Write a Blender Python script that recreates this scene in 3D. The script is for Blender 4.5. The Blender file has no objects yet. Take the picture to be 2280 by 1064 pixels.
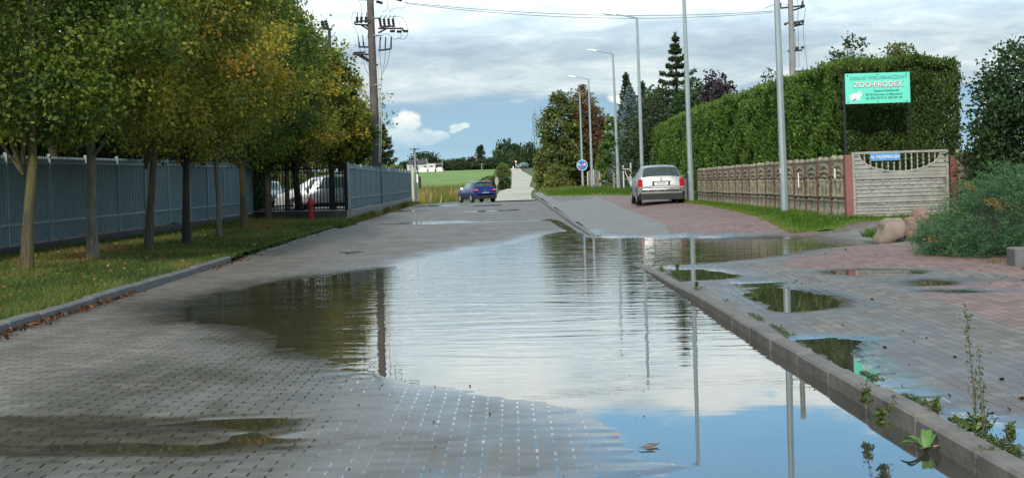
import bpy, math, random
import numpy as np
from mathutils import Vector, Matrix
PI = math.pi
rad = math.radians
S = bpy.context.scene
COL = S.collection
random.seed(4)
RNG = np.random.default_rng(11)

# ------------------------------------------------------------------ camera
F = 3200.0          # focal length in photo pixels (photo is 2280 wide)
CH = 1.53           # camera height over the flood water
ROLL = 0.031
HX, HY = 1140.0, 389.0
cam = bpy.data.cameras.new('camera')
camo = bpy.data.objects.new('camera', cam)
COL.objects.link(camo)
camo.location = (0, 0, CH)
camo.rotation_euler = (PI / 2, ROLL, 0)
cam.sensor_width = 36.0
cam.lens = 36.0 * F / 2280.0
cam.shift_x = 0.0
cam.shift_y = -(532.0 - HY) / 2280.0
cam.clip_start = 0.1
cam.clip_end = 12000
S.camera = camo

# ------------------------------------------------------------------ light
SUN_EL, SUN_AZ = rad(33), rad(190)        # azimuth clockwise from +Y
sun = bpy.data.lights.new('sun', 'SUN')
sun.energy = 3.5
sun.angle = rad(5)
sun.color = (1.0, 0.93, 0.82)
suno = bpy.data.objects.new('sun', sun)
COL.objects.link(suno)
sd_ = Vector((math.sin(SUN_AZ) * math.cos(SUN_EL), math.cos(SUN_AZ) * math.cos(SUN_EL), math.sin(SUN_EL)))
suno.rotation_euler = sd_.to_track_quat('Z', 'Y').to_euler()
S.view_settings.view_transform = 'Standard'
S.view_settings.look = 'None'
S.view_settings.gamma = 1.0
S.view_settings.exposure = 0.12
try:
    S.cycles.max_bounces = 6
    S.cycles.transparent_max_bounces = 6
    S.cycles.use_denoising = True
    S.cycles.sample_clamp_indirect = 4
except Exception:
    pass


# ------------------------------------------------------------------ node helper
class NT:
    def __init__(s, tree):
        s.t = tree
        tree.nodes.clear()

    def n(s, typ, **kw):
        nd = s.t.nodes.new(typ)
        for k, v in kw.items():
            setattr(nd, k, v)
        return nd

    def put(s, sock, v):
        if v is None:
            return
        if isinstance(v, bpy.types.NodeSocket):
            s.t.links.new(v, sock)
        else:
            if hasattr(sock, 'default_value'):
                dv = sock.default_value
                if hasattr(dv, '__len__') and not hasattr(v, '__len__'):
                    v = [v] * len(dv)
                elif hasattr(dv, '__len__') and len(dv) == 4 and len(v) == 3:
                    v = (*v, 1)
                sock.default_value = v

    def m(s, op, a, b=None, c=None, clamp=False):
        nd = s.n('ShaderNodeMath', operation=op, use_clamp=clamp)
        for i, v in enumerate((a, b, c)):
            s.put(nd.inputs[i], v)
        return nd.outputs[0]

    def ramp(s, fac, stops, interp='LINEAR'):
        nd = s.n('ShaderNodeValToRGB')
        cr = nd.color_ramp
        cr.interpolation = interp
        while len(cr.elements) < len(stops):
            cr.elements.new(0.5)
        for e, (p, c) in zip(cr.elements, stops):
            e.position = p
            if not hasattr(c, '__len__'):
                c = (c, c, c)
            e.color = (*c, 1)
        s.put(nd.inputs[0], fac)
        return nd.outputs[0]

    def mix(s, fac, a, b, blend='MIX'):
        nd = s.n('ShaderNodeMix', data_type='RGBA', blend_type=blend)
        s.put(nd.inputs[0], fac)
        s.put(nd.inputs[6], a)
        s.put(nd.inputs[7], b)
        return nd.outputs[2]

    def sstep(s, v, lo, hi):
        nd = s.n('ShaderNodeMapRange', interpolation_type='SMOOTHSTEP')
        s.put(nd.inputs[0], v)
        s.put(nd.inputs[1], lo)
        s.put(nd.inputs[2], hi)
        s.put(nd.inputs[3], 0.0)
        s.put(nd.inputs[4], 1.0)
        return nd.outputs[0]

    def noise(s, vec, scale=5, detail=4, rough=0.55, dist=0.0, col=False):
        nd = s.n('ShaderNodeTexNoise')
        s.put(nd.inputs['Vector'], vec)
        s.put(nd.inputs['Scale'], scale)
        s.put(nd.inputs['Detail'], detail)
        s.put(nd.inputs['Roughness'], rough)
        s.put(nd.inputs['Distortion'], dist)
        return nd.outputs[1 if col else 0]

    def mapping(s, vec, scale=(1, 1, 1), rot=(0, 0, 0), loc=(0, 0, 0)):
        nd = s.n('ShaderNodeMapping')
        s.put(nd.inputs[0], vec)
        nd.inputs['Scale'].default_value = scale
        nd.inputs['Rotation'].default_value = rot
        nd.inputs['Location'].default_value = loc
        return nd.outputs[0]

    def attr(s, name, out=2):
        return s.n('ShaderNodeAttribute', attribute_name=name).outputs[out]

    def pos(s):
        return s.n('ShaderNodeNewGeometry').outputs['Position']

    def obj(s):
        return s.n('ShaderNodeTexCoord').outputs['Object']

    def rand(s):
        return s.n('ShaderNodeObjectInfo').outputs['Random']

    def comb(s, x, y, z):
        nd = s.n('ShaderNodeCombineXYZ')
        for i, v in enumerate((x, y, z)):
            s.put(nd.inputs[i], v)
        return nd.outputs[0]

    def sep(s, v):
        nd = s.n('ShaderNodeSeparateXYZ')
        s.put(nd.inputs[0], v)
        return nd.outputs

    def bump(s, h, strength=0.3, dist=0.01, normal=None):
        nd = s.n('ShaderNodeBump')
        s.put(nd.inputs['Height'], h)
        s.put(nd.inputs['Strength'], strength)
        s.put(nd.inputs['Distance'], dist)
        if normal is not None:
            s.put(nd.inputs['Normal'], normal)
        return nd.outputs[0]

    def bsdf(s, base, rough=0.6, metal=0.0, normal=None, ior=1.45, spec=None, emis=None, es=0, trans=None):
        nd = s.n('ShaderNodeBsdfPrincipled')
        s.put(nd.inputs['Base Color'], base)
        s.put(nd.inputs['Roughness'], rough)
        s.put(nd.inputs['Metallic'], metal)
        s.put(nd.inputs['IOR'], ior)
        if spec is not None:
            s.put(nd.inputs['Specular IOR Level'], spec)
        if normal is not None:
            s.put(nd.inputs['Normal'], normal)
        if trans is not None:
            s.put(nd.inputs['Transmission Weight'], trans)
        if emis is not None:
            s.put(nd.inputs['Emission Color'], emis)
            s.put(nd.inputs['Emission Strength'], es)
        return nd.outputs[0]

    def out(s, sh):
        o = s.n('ShaderNodeOutputMaterial')
        s.t.links.new(sh, o.inputs[0])


def newmat(name):
    m = bpy.data.materials.new(name)
    m.use_nodes = True
    return m, NT(m.node_tree)


# ------------------------------------------------------------------ sky
w = bpy.data.worlds.new('World')
S.world = w
w.use_nodes = True
t = NT(w.node_tree)
sky = t.n('ShaderNodeTexSky', sky_type='NISHITA')
sky.sun_disc = False
sky.sun_elevation = SUN_EL
sky.sun_rotation = SUN_AZ
sky.air_density = 1.0
sky.dust_density = 0.6
sky.ozone_density = 1.5
dirv = t.n('ShaderNodeTexCoord').outputs['Generated']
dx, dy, dz = t.sep(dirv)
az = t.m('MULTIPLY', t.m('ARCTAN2', dx, dy), 57.2958)
el = t.m('MULTIPLY', t.m('ARCSINE', dz), 57.2958)
# warp
pv = t.comb(t.m('MULTIPLY', az, 0.16), t.m('MULTIPLY', el, 0.75), 0.0)
n1 = t.noise(pv, 1.0, 6, 0.55, 0.4)
pv2 = t.comb(t.m('MULTIPLY', az, 0.35), t.m('MULTIPLY', el, 1.3), 7.3)
n2 = t.noise(pv2, 1.0, 7, 0.62, 0.5)
pv3 = t.comb(t.m('MULTIPLY', az, 0.10), t.m('MULTIPLY', el, 0.22), 3.1)
n3 = t.noise(pv3, 1.0, 5, 0.5, 0.3)
# coverage against elevation (degrees / 40)
cov = t.ramp(t.m('DIVIDE', el, 40.0, clamp=True), [(0.0, 0.02), (0.062, 0.06), (0.085, 0.86), (0.21, 0.95), (0.232, 0.62), (0.275, 0.10), (0.36, 0.30), (0.48, 0.62), (1.0, 0.62)])
# to the left the cloud deck carries on upward
covl = t.sstep(az, -2.0, -10.0)
hi = t.sstep(el, 8.0, 9.5)
cov = t.m('ADD', cov, t.m('MULTIPLY', t.m('MULTIPLY', covl, hi), 0.45))
cm = t.m('ADD', t.m('MULTIPLY', t.m('SUBTRACT', n1, 0.5), 1.3), cov)
cm = t.m('ADD', cm, t.m('MULTIPLY', t.m('SUBTRACT', n2, 0.5), 0.55))
mask = t.sstep(cm, 0.36, 0.66)
# shade of the cloud: grey undersides against white
lite = t.ramp(t.m('DIVIDE', el, 16.0, clamp=True), [(0.0, 0.25), (0.17, 0.30), (0.225, 0.70), (0.27, 0.62), (0.305, 0.28), (0.36, 0.42), (0.43, 0.72), (0.56, 0.95), (0.72, 0.8), (1.0, 0.5)])
sh = t.m('ADD', lite, t.m('MULTIPLY', t.m('SUBTRACT', n2, 0.5), 1.5))
sh = t.m('ADD', sh, t.m('MULTIPLY', t.m('SUBTRACT', n1, 0.5), -1.4))
ccol = t.ramp(sh, [(0.0, (0.37, 0.48, 0.58)), (0.38, (0.48, 0.60, 0.68)), (0.68, (0.63, 0.74, 0.77)), (1.0, (0.86, 0.92, 0.91))])
hib = t.m('ADD', t.m('MULTIPLY', t.sstep(el, 4.4, 6.6), 0.45), 1.0)
ccol = t.mix(1.0, ccol, t.comb(hib, hib, hib), 'MULTIPLY')
# cumulus heads standing low over the field
blobs = [(-4.15, 2.05, 0.62, 0.62), (-4.75, 1.65, 0.6, 0.45), (-3.45, 1.6, 0.55, 0.40), (-4.15, 1.6, 1.1, 0.42), (-2.85, 1.62, 0.42, 0.22),
         (-2.15, 1.93, 0.30, 0.17), (-1.85, 2.02, .26, .12), (-2.3, 1.80, .16, .10), (4.45, 3.0, 0.55, 0.34), (5.2, 3.2, 0.8, 0.35)]
bm = None
for (a, e, ra, re) in blobs:
    d1 = t.m('POWER', t.m('DIVIDE', t.m('SUBTRACT', az, a), ra), 2.0)
    d2 = t.m('POWER', t.m('DIVIDE', t.m('SUBTRACT', el, e), re), 2.0)
    v = t.m('SUBTRACT', 1.0, t.m('ADD', d1, d2))
    bm = v if bm is None else t.m('MAXIMUM', bm, v)
n4 = t.noise(t.comb(t.m('MULTIPLY', az, 1.9), t.m('MULTIPLY', el, 3.0), 1.7), 1.0, 8, 0.66)
bm = t.m('ADD', bm, t.m('MULTIPLY', t.m('SUBTRACT', n4, 0.5), 2.4))
bmask = t.sstep(bm, -0.25, 0.65)
bcol = t.ramp(t.m('ADD', t.m('MULTIPLY', t.m('SUBTRACT', el, 1.3), 0.8), t.m('MULTIPLY', t.m('SUBTRACT', n4, 0.5), 0.9)),
              [(0.0, (0.42, 0.60, 0.73)), (0.45, (0.62, 0.76, 0.80)), (0.9, (0.90, 0.94, 0.90))])
skyc = t.mix(1.0, sky.outputs[0], (0.62, 0.92, 1.22), 'MULTIPLY')
lowc = t.ramp(t.m('DIVIDE', el, 14.0, clamp=True), [(0.0, (4.4, 6.5, 7.6)), (0.08, (3.5, 5.5, 6.8)), (0.25, (3.2, 4.9, 6.4)), (0.6, (4.0, 8.6, 12.6)), (1.0, (3.6, 7.6, 12.0))])
skyc = t.mix(t.sstep(el, 22.0, 10.0), skyc, lowc)
c10 = t.mix(1.0, ccol, (10, 10, 10), 'MULTIPLY')
b10 = t.mix(1.0, bcol, (10, 10, 10), 'MULTIPLY')
fin = t.mix(bmask, skyc, b10)
fin = t.mix(mask, fin, c10)
bg = t.n('ShaderNodeBackground')
t.put(bg.inputs[0], fin)
bg.inputs[1].default_value = 0.1
wo = t.n('ShaderNodeOutputWorld')
w.node_tree.links.new(bg.outputs[0], wo.inputs[0])


# ------------------------------------------------------------------ geometry of the place
def uv(px, py):
    a, b = px - HX, py - HY
    return (a * math.cos(ROLL) - b * math.sin(ROLL), a * math.sin(ROLL) + b * math.cos(ROLL))


def at(px, py, D):
    u, v = uv(px, py)
    return Vector((u / F * D, D, CH - v / F * D))


def gz(px, py, z=0.0):
    u, v = uv(px, py)
    D = (CH - z) * F / v
    return (u / F * D, D)


PY = [0, 80, 110, 140, 200, 250, 350, 450, 600, 1200, 9000]
PZ = [0, 0, -.53, -.60, -.34, .2, 1.3, 3.4, 4.0, 4.5, 5]
RY = [0, 17, 22, 34, 40, 60, 95, 116, 139, 180, 250]
RZ = [.10, .10, .02, .02, .075, .09, .10, .06, -.16, -.42, .2]
RWY = [0, 24, 28, 34, 60, 95, 116, 139, 180, 250]
RWZ = [.14, .14, .2, .30, .28, .30, .17, -.12, -.40, .2]


def smooth(a, b, x):
    tt = np.clip((x - a) / (b - a), 0, 1)
    return tt * tt * (3 - 2 * tt)


def zt(x, y):
    """terrain height, metres over the flood water"""
    x = np.asarray(x, float)
    y = np.asarray(y, float)
    c = np.interp(y, PY, PZ)
    r1 = np.interp(y, RY, RZ)
    r2 = np.interp(y, RWY, RWZ)
    rr = r1 + (r2 - r1) * smooth(3.2, 6.0, x)
    rr = rr + (np.interp(y, [0, 33, 61, 90], [.14, .24, .08, .25]) - rr) * smooth(6.5, 7.5, x) * (y < 90)
    fade = 1 - smooth(180, 250, y)
    out = c + (rr - c) * smooth(1.7, 2.4, x) * fade
    l = np.interp(y, [0, 40, 52, 85, 110, 140, 9000], [.14, .14, .06, 0, -.50, -.60, 0])
    lw = np.interp(y, [0, 30, 52, 85, 110, 140, 9000], [.22, .22, .10, 0, -.50, -.60, 0])
    ll = l + (lw - l) * smooth(-6, -10, x)
    out = out + (ll - out) * smooth(-5.35, -5.6, x) * (y < 140)
    return out


def ztf(x, y):
    return float(zt(x, y))


def sdpoly(P, poly):
    """signed distance (positive inside) of points P (n,2) to polygon"""
    poly = np.asarray(poly, float)
    n = len(poly)
    d = np.full(len(P), 1e9)
    inside = np.zeros(len(P), bool)
    for i in range(n):
        a, b = poly[i], poly[(i + 1) % n]
        e = b - a
        ww = P - a
        tt = np.clip((ww @ e) / (e @ e + 1e-12), 0, 1)
        q = ww - tt[:, None] * e
        d = np.minimum(d, np.hypot(q[:, 0], q[:, 1]))
        c1 = (a[1] > P[:, 1]) != (b[1] > P[:, 1])
        xi = a[0] + (P[:, 1] - a[1]) * (b[0] - a[0]) / (b[1] - a[1] + 1e-12)
        inside ^= c1 & (P[:, 0] < xi)
    return np.where(inside, d, -d)


def vnoise(x, y, seed=0):
    """cheap smooth value noise"""
    r = np.random.default_rng(seed)
    G = r.random((64, 64))
    xi = np.floor(x).astype(int)
    yi = np.floor(y).astype(int)
    fx, fy = x - xi, y - yi
    fx = fx * fx * (3 - 2 * fx)
    fy = fy * fy * (3 - 2 * fy)
    g = lambda a, b: G[a % 64, b % 64]
    return (g(xi, yi) * (1 - fx) + g(xi + 1, yi) * fx) * (1 - fy) + (g(xi, yi + 1) * (1 - fx) + g(xi + 1, yi + 1) * fx) * fy


def fbm(x, y, seed=0, o=3):
    s = 0
    a = 1.0
    tot = 0
    for i in range(o):
        s = s + a * vnoise(x * 2 ** i, y * 2 ** i, seed + i)
        tot += a
        a *= .5
    return s / tot


# ------------------------------------------------------------------ object helpers
def link(name, me, mat=None, parent=None, loc=(0, 0, 0), rotz=0):
    o = bpy.data.objects.new(name, me)
    COL.objects.link(o)
    if mat is not None and me is not None:
        for mm in (mat if isinstance(mat, (list, tuple)) else [mat]):
            me.materials.append(mm)
    if parent is not None:
        o.parent = parent
    o.location = loc
    o.rotation_euler = (0, 0, rotz)
    return o


def tag(o, label=None, cat=None, group=None, kind=None):
    if label:
        o['label'] = label
    if cat:
        o['category'] = cat
    if group:
        o['group'] = group
    if kind:
        o['kind'] = kind
    return o


def thing(name, label, cat, loc, rotz=0, group=None):
    o = bpy.data.objects.new(name, None)
    COL.objects.link(o)
    o.empty_display_size = 0.2
    o.location = loc
    o.rotation_euler = (0, 0, rotz)
    return tag(o, label, cat, group)


def copytree(root, loc, rotz, label=None, scale=None):
    r = root.copy()
    COL.objects.link(r)
    r.location = loc
    r.rotation_euler = (0, 0, rotz)
    if scale:
        r.scale = scale
    if label:
        r['label'] = label
    for ch in list(root.children):
        c = ch.copy()
        COL.objects.link(c)
        c.parent = r
        for g in list(ch.children):
            d = g.copy()
            COL.objects.link(d)
            d.parent = c
    return r


class MB:
    def __init__(s):
        s.v = []
        s.f = []

    def add(s, vs, fs):
        b = len(s.v)
        s.v.extend([tuple(p) for p in vs])
        s.f.extend([tuple(b + i for i in f) for f in fs])
        return s

    def box(s, c, d, rot=None):
        hx, hy, hz = d[0] / 2, d[1] / 2, d[2] / 2
        P = [Vector((x, y, z)) for x in (-hx, hx) for y in (-hy, hy) for z in (-hz, hz)]
        if rot is not None:
            M = rot if isinstance(rot, Matrix) else Matrix.Rotation(rot, 3, 'Z')
            P = [M @ p for p in P]
        c = Vector(c)
        return s.add([p + c for p in P], [(0, 1, 3, 2), (4, 6, 7, 5), (0, 4, 5, 1), (2, 3, 7, 6), (0, 2, 6, 4), (1, 5, 7, 3)])

    def bbox(s, c, d, b=0.01, rot=None):
        """box with chamfered vertical and top edges"""
        hx, hy, hz = d[0] / 2, d[1] / 2, d[2] / 2
        ring = lambda ix, z: [(-hx + ix, -hy, z), (hx - ix, -hy, z), (hx, -hy + ix, z), (hx, hy - ix, z), (hx - ix, hy, z), (-hx + ix, hy, z), (-hx, hy - ix, z), (-hx, -hy + ix, z)]
        r1 = ring(b, -hz)
        r2 = ring(b, hz - b)
        r3 = [(x * (hx - b) / hx, y * (hy - b) / hy, hz) for x, y, z in ring(b, hz)]
        P = [Vector(p) for p in r1 + r2 + r3]
        if rot is not None:
            M = rot if isinstance(rot, Matrix) else Matrix.Rotation(rot, 3, 'Z')
            P = [M @ p for p in P]
        c = Vector(c)
        fs = []
        for k in (0, 8):
            for i in range(8):
                j = (i + 1) % 8
                fs.append((k + i, k + j, k + 8 + j, k + 8 + i))
        fs.append(tuple(range(16, 24)))
        fs.append(tuple(range(7, -1, -1)))
        return s.add([p + c for p in P], fs)

    def tube(s, pts, rs, n=8, cap=True):
        pts = [Vector(p) for p in pts]
        if not hasattr(rs, '__len__'):
            rs = [rs] * len(pts)
        b = len(s.v)
        prev = None
        for i, p in enumerate(pts):
            if i == 0:
                d = pts[1] - pts[0]
            elif i == len(pts) - 1:
                d = pts[-1] - pts[-2]
            else:
                d = pts[i + 1] - pts[i - 1]
            d.normalize()
            if prev is None:
                a = Vector((1, 0, 0)) if abs(d.x) < 0.9 else Vector((0, 1, 0))
                u = d.cross(a).normalized()
            else:
                u = (prev - d * prev.dot(d)).normalized()
            prev = u
            vv = d.cross(u)
            for k in range(n):
                an = 2 * PI * k / n
                s.v.append(tuple(p + (u * math.cos(an) + vv * math.sin(an)) * rs[i]))
        for i in range(len(pts) - 1):
            for k in range(n):
                k2 = (k + 1) % n
                s.f.append((b + i * n + k, b + i * n + k2, b + (i + 1) * n + k2, b + (i + 1) * n + k))
        if cap:
            s.f.append(tuple(b + k for k in range(n - 1, -1, -1)))
            s.f.append(tuple(b + (len(pts) - 1) * n + k for k in range(n)))
        return s

    def lathe(s, prof, c=(0, 0, 0), n=16):
        """prof: list of (r,z) bottom to top"""
        b = len(s.v)
        for r, z in prof:
            for k in range(n):
                an = 2 * PI * k / n
                s.v.append((c[0] + r * math.cos(an), c[1] + r * math.sin(an), c[2] + z))
        for i in range(len(prof) - 1):
            for k in range(n):
                k2 = (k + 1) % n
                s.f.append((b + i * n + k, b + i * n + k2, b + (i + 1) * n + k2, b + (i + 1) * n + k))
        s.f.append(tuple(b + k for k in range(n - 1, -1, -1)))
        s.f.append(tuple(b + (len(prof) - 1) * n + k for k in range(n)))
        return s

    def prism(s, poly, axis, a, b_):
        """poly in the plane normal to axis ('x','y','z'), extruded a..b_"""
        n = len(poly)
        mk = {'x': lambda p, k: (k, p[0], p[1]), 'y': lambda p, k: (p[0], k, p[1]), 'z': lambda p, k: (p[0], p[1], k)}[axis]
        vs = [mk(p, a) for p in poly] + [mk(p, b_) for p in poly]
        fs = [tuple(range(n - 1, -1, -1)), tuple(range(n, 2 * n))]
        for i in range(n):
            j = (i + 1) % n
            fs.append((i, j, n + j, n + i))
        return s.add(vs, fs)

    def mesh(s, name, smooth=False, ang=35):
        me = bpy.data.meshes.new(name)
        me.from_pydata(s.v, [], s.f)
        if smooth:
            me.polygons.foreach_set('use_smooth', [True] * len(me.polygons))
            me.set_sharp_from_angle(angle=rad(ang))
        me.update()
        return me

    def build(s, name, mat, parent=None, smooth=False, loc=(0, 0, 0), rotz=0, ang=35):
        return link(name, s.mesh(name, smooth, ang), mat, parent, loc, rotz)


def npmesh(name, V, Q, attrs=None, smooth=False):
    """numpy verts (n,3), polys (m,k)"""
    me = bpy.data.meshes.new(name)
    V = np.asarray(V, np.float32)
    Q = np.asarray(Q, np.int32)
    m, k = Q.shape
    me.vertices.add(len(V))
    me.vertices.foreach_set('co', V.ravel())
    me.loops.add(m * k)
    me.loops.foreach_set('vertex_index', Q.ravel())
    me.polygons.add(m)
    me.polygons.foreach_set('loop_start', np.arange(0, m * k, k, dtype=np.int32))
    me.polygons.foreach_set('loop_total', np.full(m, k, np.int32))
    if smooth:
        me.polygons.foreach_set('use_smooth', np.ones(m, bool))
    me.update(calc_edges=True)
    for nm, arr in (attrs or {}).items():
        a = me.attributes.new(nm, 'FLOAT', 'POINT')
        a.data.foreach_set('value', np.asarray(arr, np.float32).ravel())
    return me


def grid(name, xs, ys, zfun, attrs=None, keep=None):
    """sheet on the lattice xs x ys, z from zfun(X,Y)"""
    X, Y = np.meshgrid(xs, ys)
    Z = zfun(X, Y)
    V = np.stack([X, Y, Z], -1).reshape(-1, 3)
    nx, ny = len(xs), len(ys)
    i = np.arange(ny - 1)[:, None] * nx + np.arange(nx - 1)[None, :]
    Q = np.stack([i, i + 1, i + 1 + nx, i + nx], -1).reshape(-1, 4)
    if keep is not None:
        kk = keep(X, Y).ravel()
        q = kk[Q].all(axis=1)
        Q = Q[q]
    A = {k: f(X, Y).ravel() for k, f in (attrs or {}).items()}
    return npmesh(name, V, Q, A, smooth=True)


def leafmesh(name, C, size, tint, up=0.0, seed=0, aspect=0.62, dirs=None):
    """many leaf rhombs; C (n,3) centres, size (n,), tint (n,)"""
    r = np.random.default_rng(seed)
    n = len(C)
    if dirs is None:
        d = r.normal(size=(n, 3))
        d[:, 2] = d[:, 2] * (1 - up * .5) + up * 1.2
    else:
        d = dirs + r.normal(size=(n, 3)) * 0.25
    d /= np.linalg.norm(d, axis=1)[:, None]
    e = r.normal(size=(n, 3))
    u = np.cross(d, e)
    u /= np.linalg.norm(u, axis=1)[:, None] + 1e-9
    s_ = size[:, None]
    a = C - d * s_ * .5
    b = C + u * s_ * aspect * .5 + d * s_ * .05
    c = C + d * s_ * .5
    e2 = C - u * s_ * aspect * .5 + d * s_ * .05
    V = np.stack([a, b, c, e2], 1).reshape(-1, 3)
    Q = np.arange(n * 4).reshape(n, 4)
    return npmesh(name, V, Q, {'tint': np.repeat(tint, 4)})


# ------------------------------------------------------------------ materials
def mat_plain(name, col, rough=0.6, metal=0.0, var=0.15, scale=6.0, bump=0.0, spec=None):
    m, t = newmat(name)
    n = t.noise(t.obj(), scale, 5, 0.6)
    k = t.ramp(n, [(0.25, tuple(c * (1 - var) for c in col)), (0.75, tuple(min(1, c * (1 + var)) for c in col))])
    nb = t.bump(t.noise(t.obj(), scale * 6, 4, 0.6), bump, 0.01) if bump else None
    t.out(t.bsdf(k, t.ramp(n, [(0.3, max(0, rough - .07)), (0.7, min(1, rough + .07))]), metal, nb, spec=spec))
    return m


def mat_foliage(name, stops, rough=0.55, trans=0.28, big=0.0, spec=0.3):
    m, t = newmat(name)
    ti = t.attr('tint')
    if big:
        ti = t.m('ADD', ti, t.m('MULTIPLY', t.m('SUBTRACT', t.noise(t.pos(), big, 3), 0.5), 0.5))
    c = t.ramp(ti, stops)
    b = t.bsdf(c, rough, 0, None, spec=spec)
    tr = t.n('ShaderNodeBsdfTranslucent')
    t.put(tr.inputs[0], t.mix(1.0, c, (1.3, 1.35, 0.6), 'MULTIPLY'))
    mx = t.n('ShaderNodeMixShader')
    mx.inputs[0].default_value = trans
    m.node_tree.links.new(b, mx.inputs[1])
    m.node_tree.links.new(tr.outputs[0], mx.inputs[2])
    t.out(mx.outputs[0])
    return m


LEAF_OLIVE = mat_foliage('foliage_olive_yellow', [(0.0, (.045, .062, .014)), (.35, (.135, .155, .030)), (.62, (.27, .26, .045)), (.84, (.46, .33, .05)), (1, (.62, .30, .07))], trans=.42)
LEAF_GREEN = mat_foliage('foliage_linden_green', [(0.0, (.020, .042, .011)), (.38, (.066, .112, .021)), (.68, (.155, .205, .033)), (.9, (.34, .33, .05)), (1, (.50, .34, .06))], trans=.42)
LEAF_DARK = mat_foliage('foliage_dark_green', [(0, (.016, .034, .014)), (.5, (.036, .068, .024)), (1, (.080, .125, .04))])
LEAF_FAR = mat_foliage('foliage_far_trees', [(0, (.018, .036, .018)), (.5, (.034, .062, .022)), (1, (.075, .11, .035))])
LEAF_RUST = mat_foliage('foliage_rust_brown', [(0, (.045, .040, .018)), (.40, (.115, .065, .032)), (.68, (.16, .085, .036)), (.82, (.13, .13, .04)), (1, (.16, .19, .05))])
LEAF_BUSH = mat_foliage('foliage_light_bush', [(0, (.045, .065, .02)), (.5, (.115, .145, .036)), (1, (.24, .23, .07))])
LEAF_THUJA = mat_foliage('foliage_thuja', [(0, (.018, .046, .010)), (.45, (.060, .118, .018)), (.8, (.120, .190, .028)), (.95, (.18, .20, .03)), (1, (.20, .14, .04))], trans=.12, big=0.9)
LEAF_THUJAD = mat_foliage('foliage_thuja_mixed', [(0, (.020, .040, .012)), (.45, (.056, .092, .020)), (.75, (.090, .135, .028)), (1, (.14, .105, .042))], trans=.12, big=0.9)
LEAF_JUNI = mat_foliage('foliage_juniper', [(0, (.016, .050, .024)), (.5, (.050, .120, .052)), (.93, (.115, .21, .080)), (1, (.28, .14, .04))], trans=.1)
LEAF_BLUE = mat_foliage('foliage_blue_spruce', [(0, (.05, .075, .085)), (.5, (.11, .15, .165)), (1, (.22, .27, .28))], trans=.05)
LEAF_SPRUCE = mat_foliage('foliage_spruce', [(0, (.012, .026, .012)), (.5, (.028, .048, .020)), (1, (.065, .080, .030))], trans=.05)
LEAF_PURPLE = mat_foliage('foliage_purple', [(0, (.022, .016, .024)), (.5, (.045, .032, .045)), (1, (.09, .06, .07))], trans=.1)
GRASSM = mat_foliage('grass_blades', [(0, (.030, .060, .008)), (.5, (.065, .140, .013)), (.8, (.12, .19, .02)), (.93, (.24, .20, .06)), (1, (.30, .13, .05))], trans=.25, big=0.35)
GRASSL = mat_foliage('grass_blades_brownish', [(0, (.038, .062, .013)), (.45, (.072, .120, .020)), (.72, (.15, .145, .036)), (.9, (.20, .13, .05)), (1, (.26, .12, .06))], trans=.25, big=0.45)  # browner grass mix: green blades running to straw and russet
WEEDM = mat_foliage('weed_blades', [(0, (.05, .08, .02)), (.4, (.10, .13, .03)), (.7, (.22, .19, .05)), (.9, (.33, .21, .07)), (1, (.5, .5, .4))], trans=.25, big=0.12)
HERB = mat_foliage('herb_leaves', [(0, (.03, .05, .015)), (.5, (.07, .10, .03)), (.85, (.16, .24, .05)), (1, (.35, .22, .10))], trans=.25)
LITTER = mat_foliage('dead_leaves', [(0, (.03, .015, .01)), (.5, (.09, .035, .015)), (.8, (.16, .07, .025)), (1, (.26, .16, .06))], trans=.05, rough=.5)


def mat_bark(name, c1, c2, moss=0.0):
    m, t = newmat(name)
    p = t.mapping(t.obj(), (9, 9, 2.2))
    n = t.noise(p, 2.0, 6, 0.65, 0.4)
    c = t.ramp(n, [(0.3, c1), (0.7, c2)])
    if moss:
        k = t.m('MULTIPLY', t.sstep(t.noise(t.obj(), 1.7, 4), 0.42, 0.62), moss)
        c = t.mix(k, c, (.11, .095, .018))
    t.out(t.bsdf(c, 0.85, 0, t.bump(n, 0.8, 0.02)))
    return m


BARK = mat_bark('bark_grey', (.030, .026, .022), (.095, .080, .062), .45)
BARKY = mat_bark('bark_lichen', (.035, .03, .02), (.10, .085, .05), .85)
BARKD = mat_bark('bark_dark', (.012, .011, .010), (.035, .031, .027), .15)
BARKB = mat_bark('bark_birch_grey', (.06, .055, .05), (.20, .185, .16), .5)


def mat_ground(name, stops, scale=0.8, bump=0.4, rough=0.95):
    m, t = newmat(name)
    p = t.pos()
    n = t.noise(p, scale, 8, 0.65)
    n2 = t.noise(p, scale * 9, 5, 0.7)
    f = t.m('ADD', t.m('MULTIPLY', n, 0.65), t.m('MULTIPLY', n2, 0.35))
    t.out(t.bsdf(t.ramp(f, stops), rough, 0, t.bump(n2, bump, 0.05)))
    return m


SOIL = mat_ground('verge_soil', [(.30, (.045, .062, .014)), (.48, (.072, .098, .020)), (.58, (.105, .10, .030)), (.70, (.15, .085, .04))], 1.1)
SOILG = mat_ground('verge_turf', [(.30, (.035, .070, .010)), (.5, (.060, .115, .014)), (.66, (.11, .13, .03)), (.78, (.15, .11, .05))], 0.9)
FIELDM = mat_ground('field_green', [(.30, (.085, .165, .030)), (.5, (.125, .215, .045)), (.7, (.18, .25, .065))], 0.06, 0.1)
GROUNDM = mat_ground('open_ground', [(.30, (.040, .065, .018)), (.5, (.060, .095, .024)), (.7, (.095, .11, .035))], 0.25, 0.2)
GRAVEL = mat_ground('pale_track', [(.34, (.22, .20, .15)), (.46, (.36, .34, .28)), (.6, (.44, .42, .35)), (.7, (.50, .48, .40))], 0.28, 0.2, 0.8)


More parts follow.
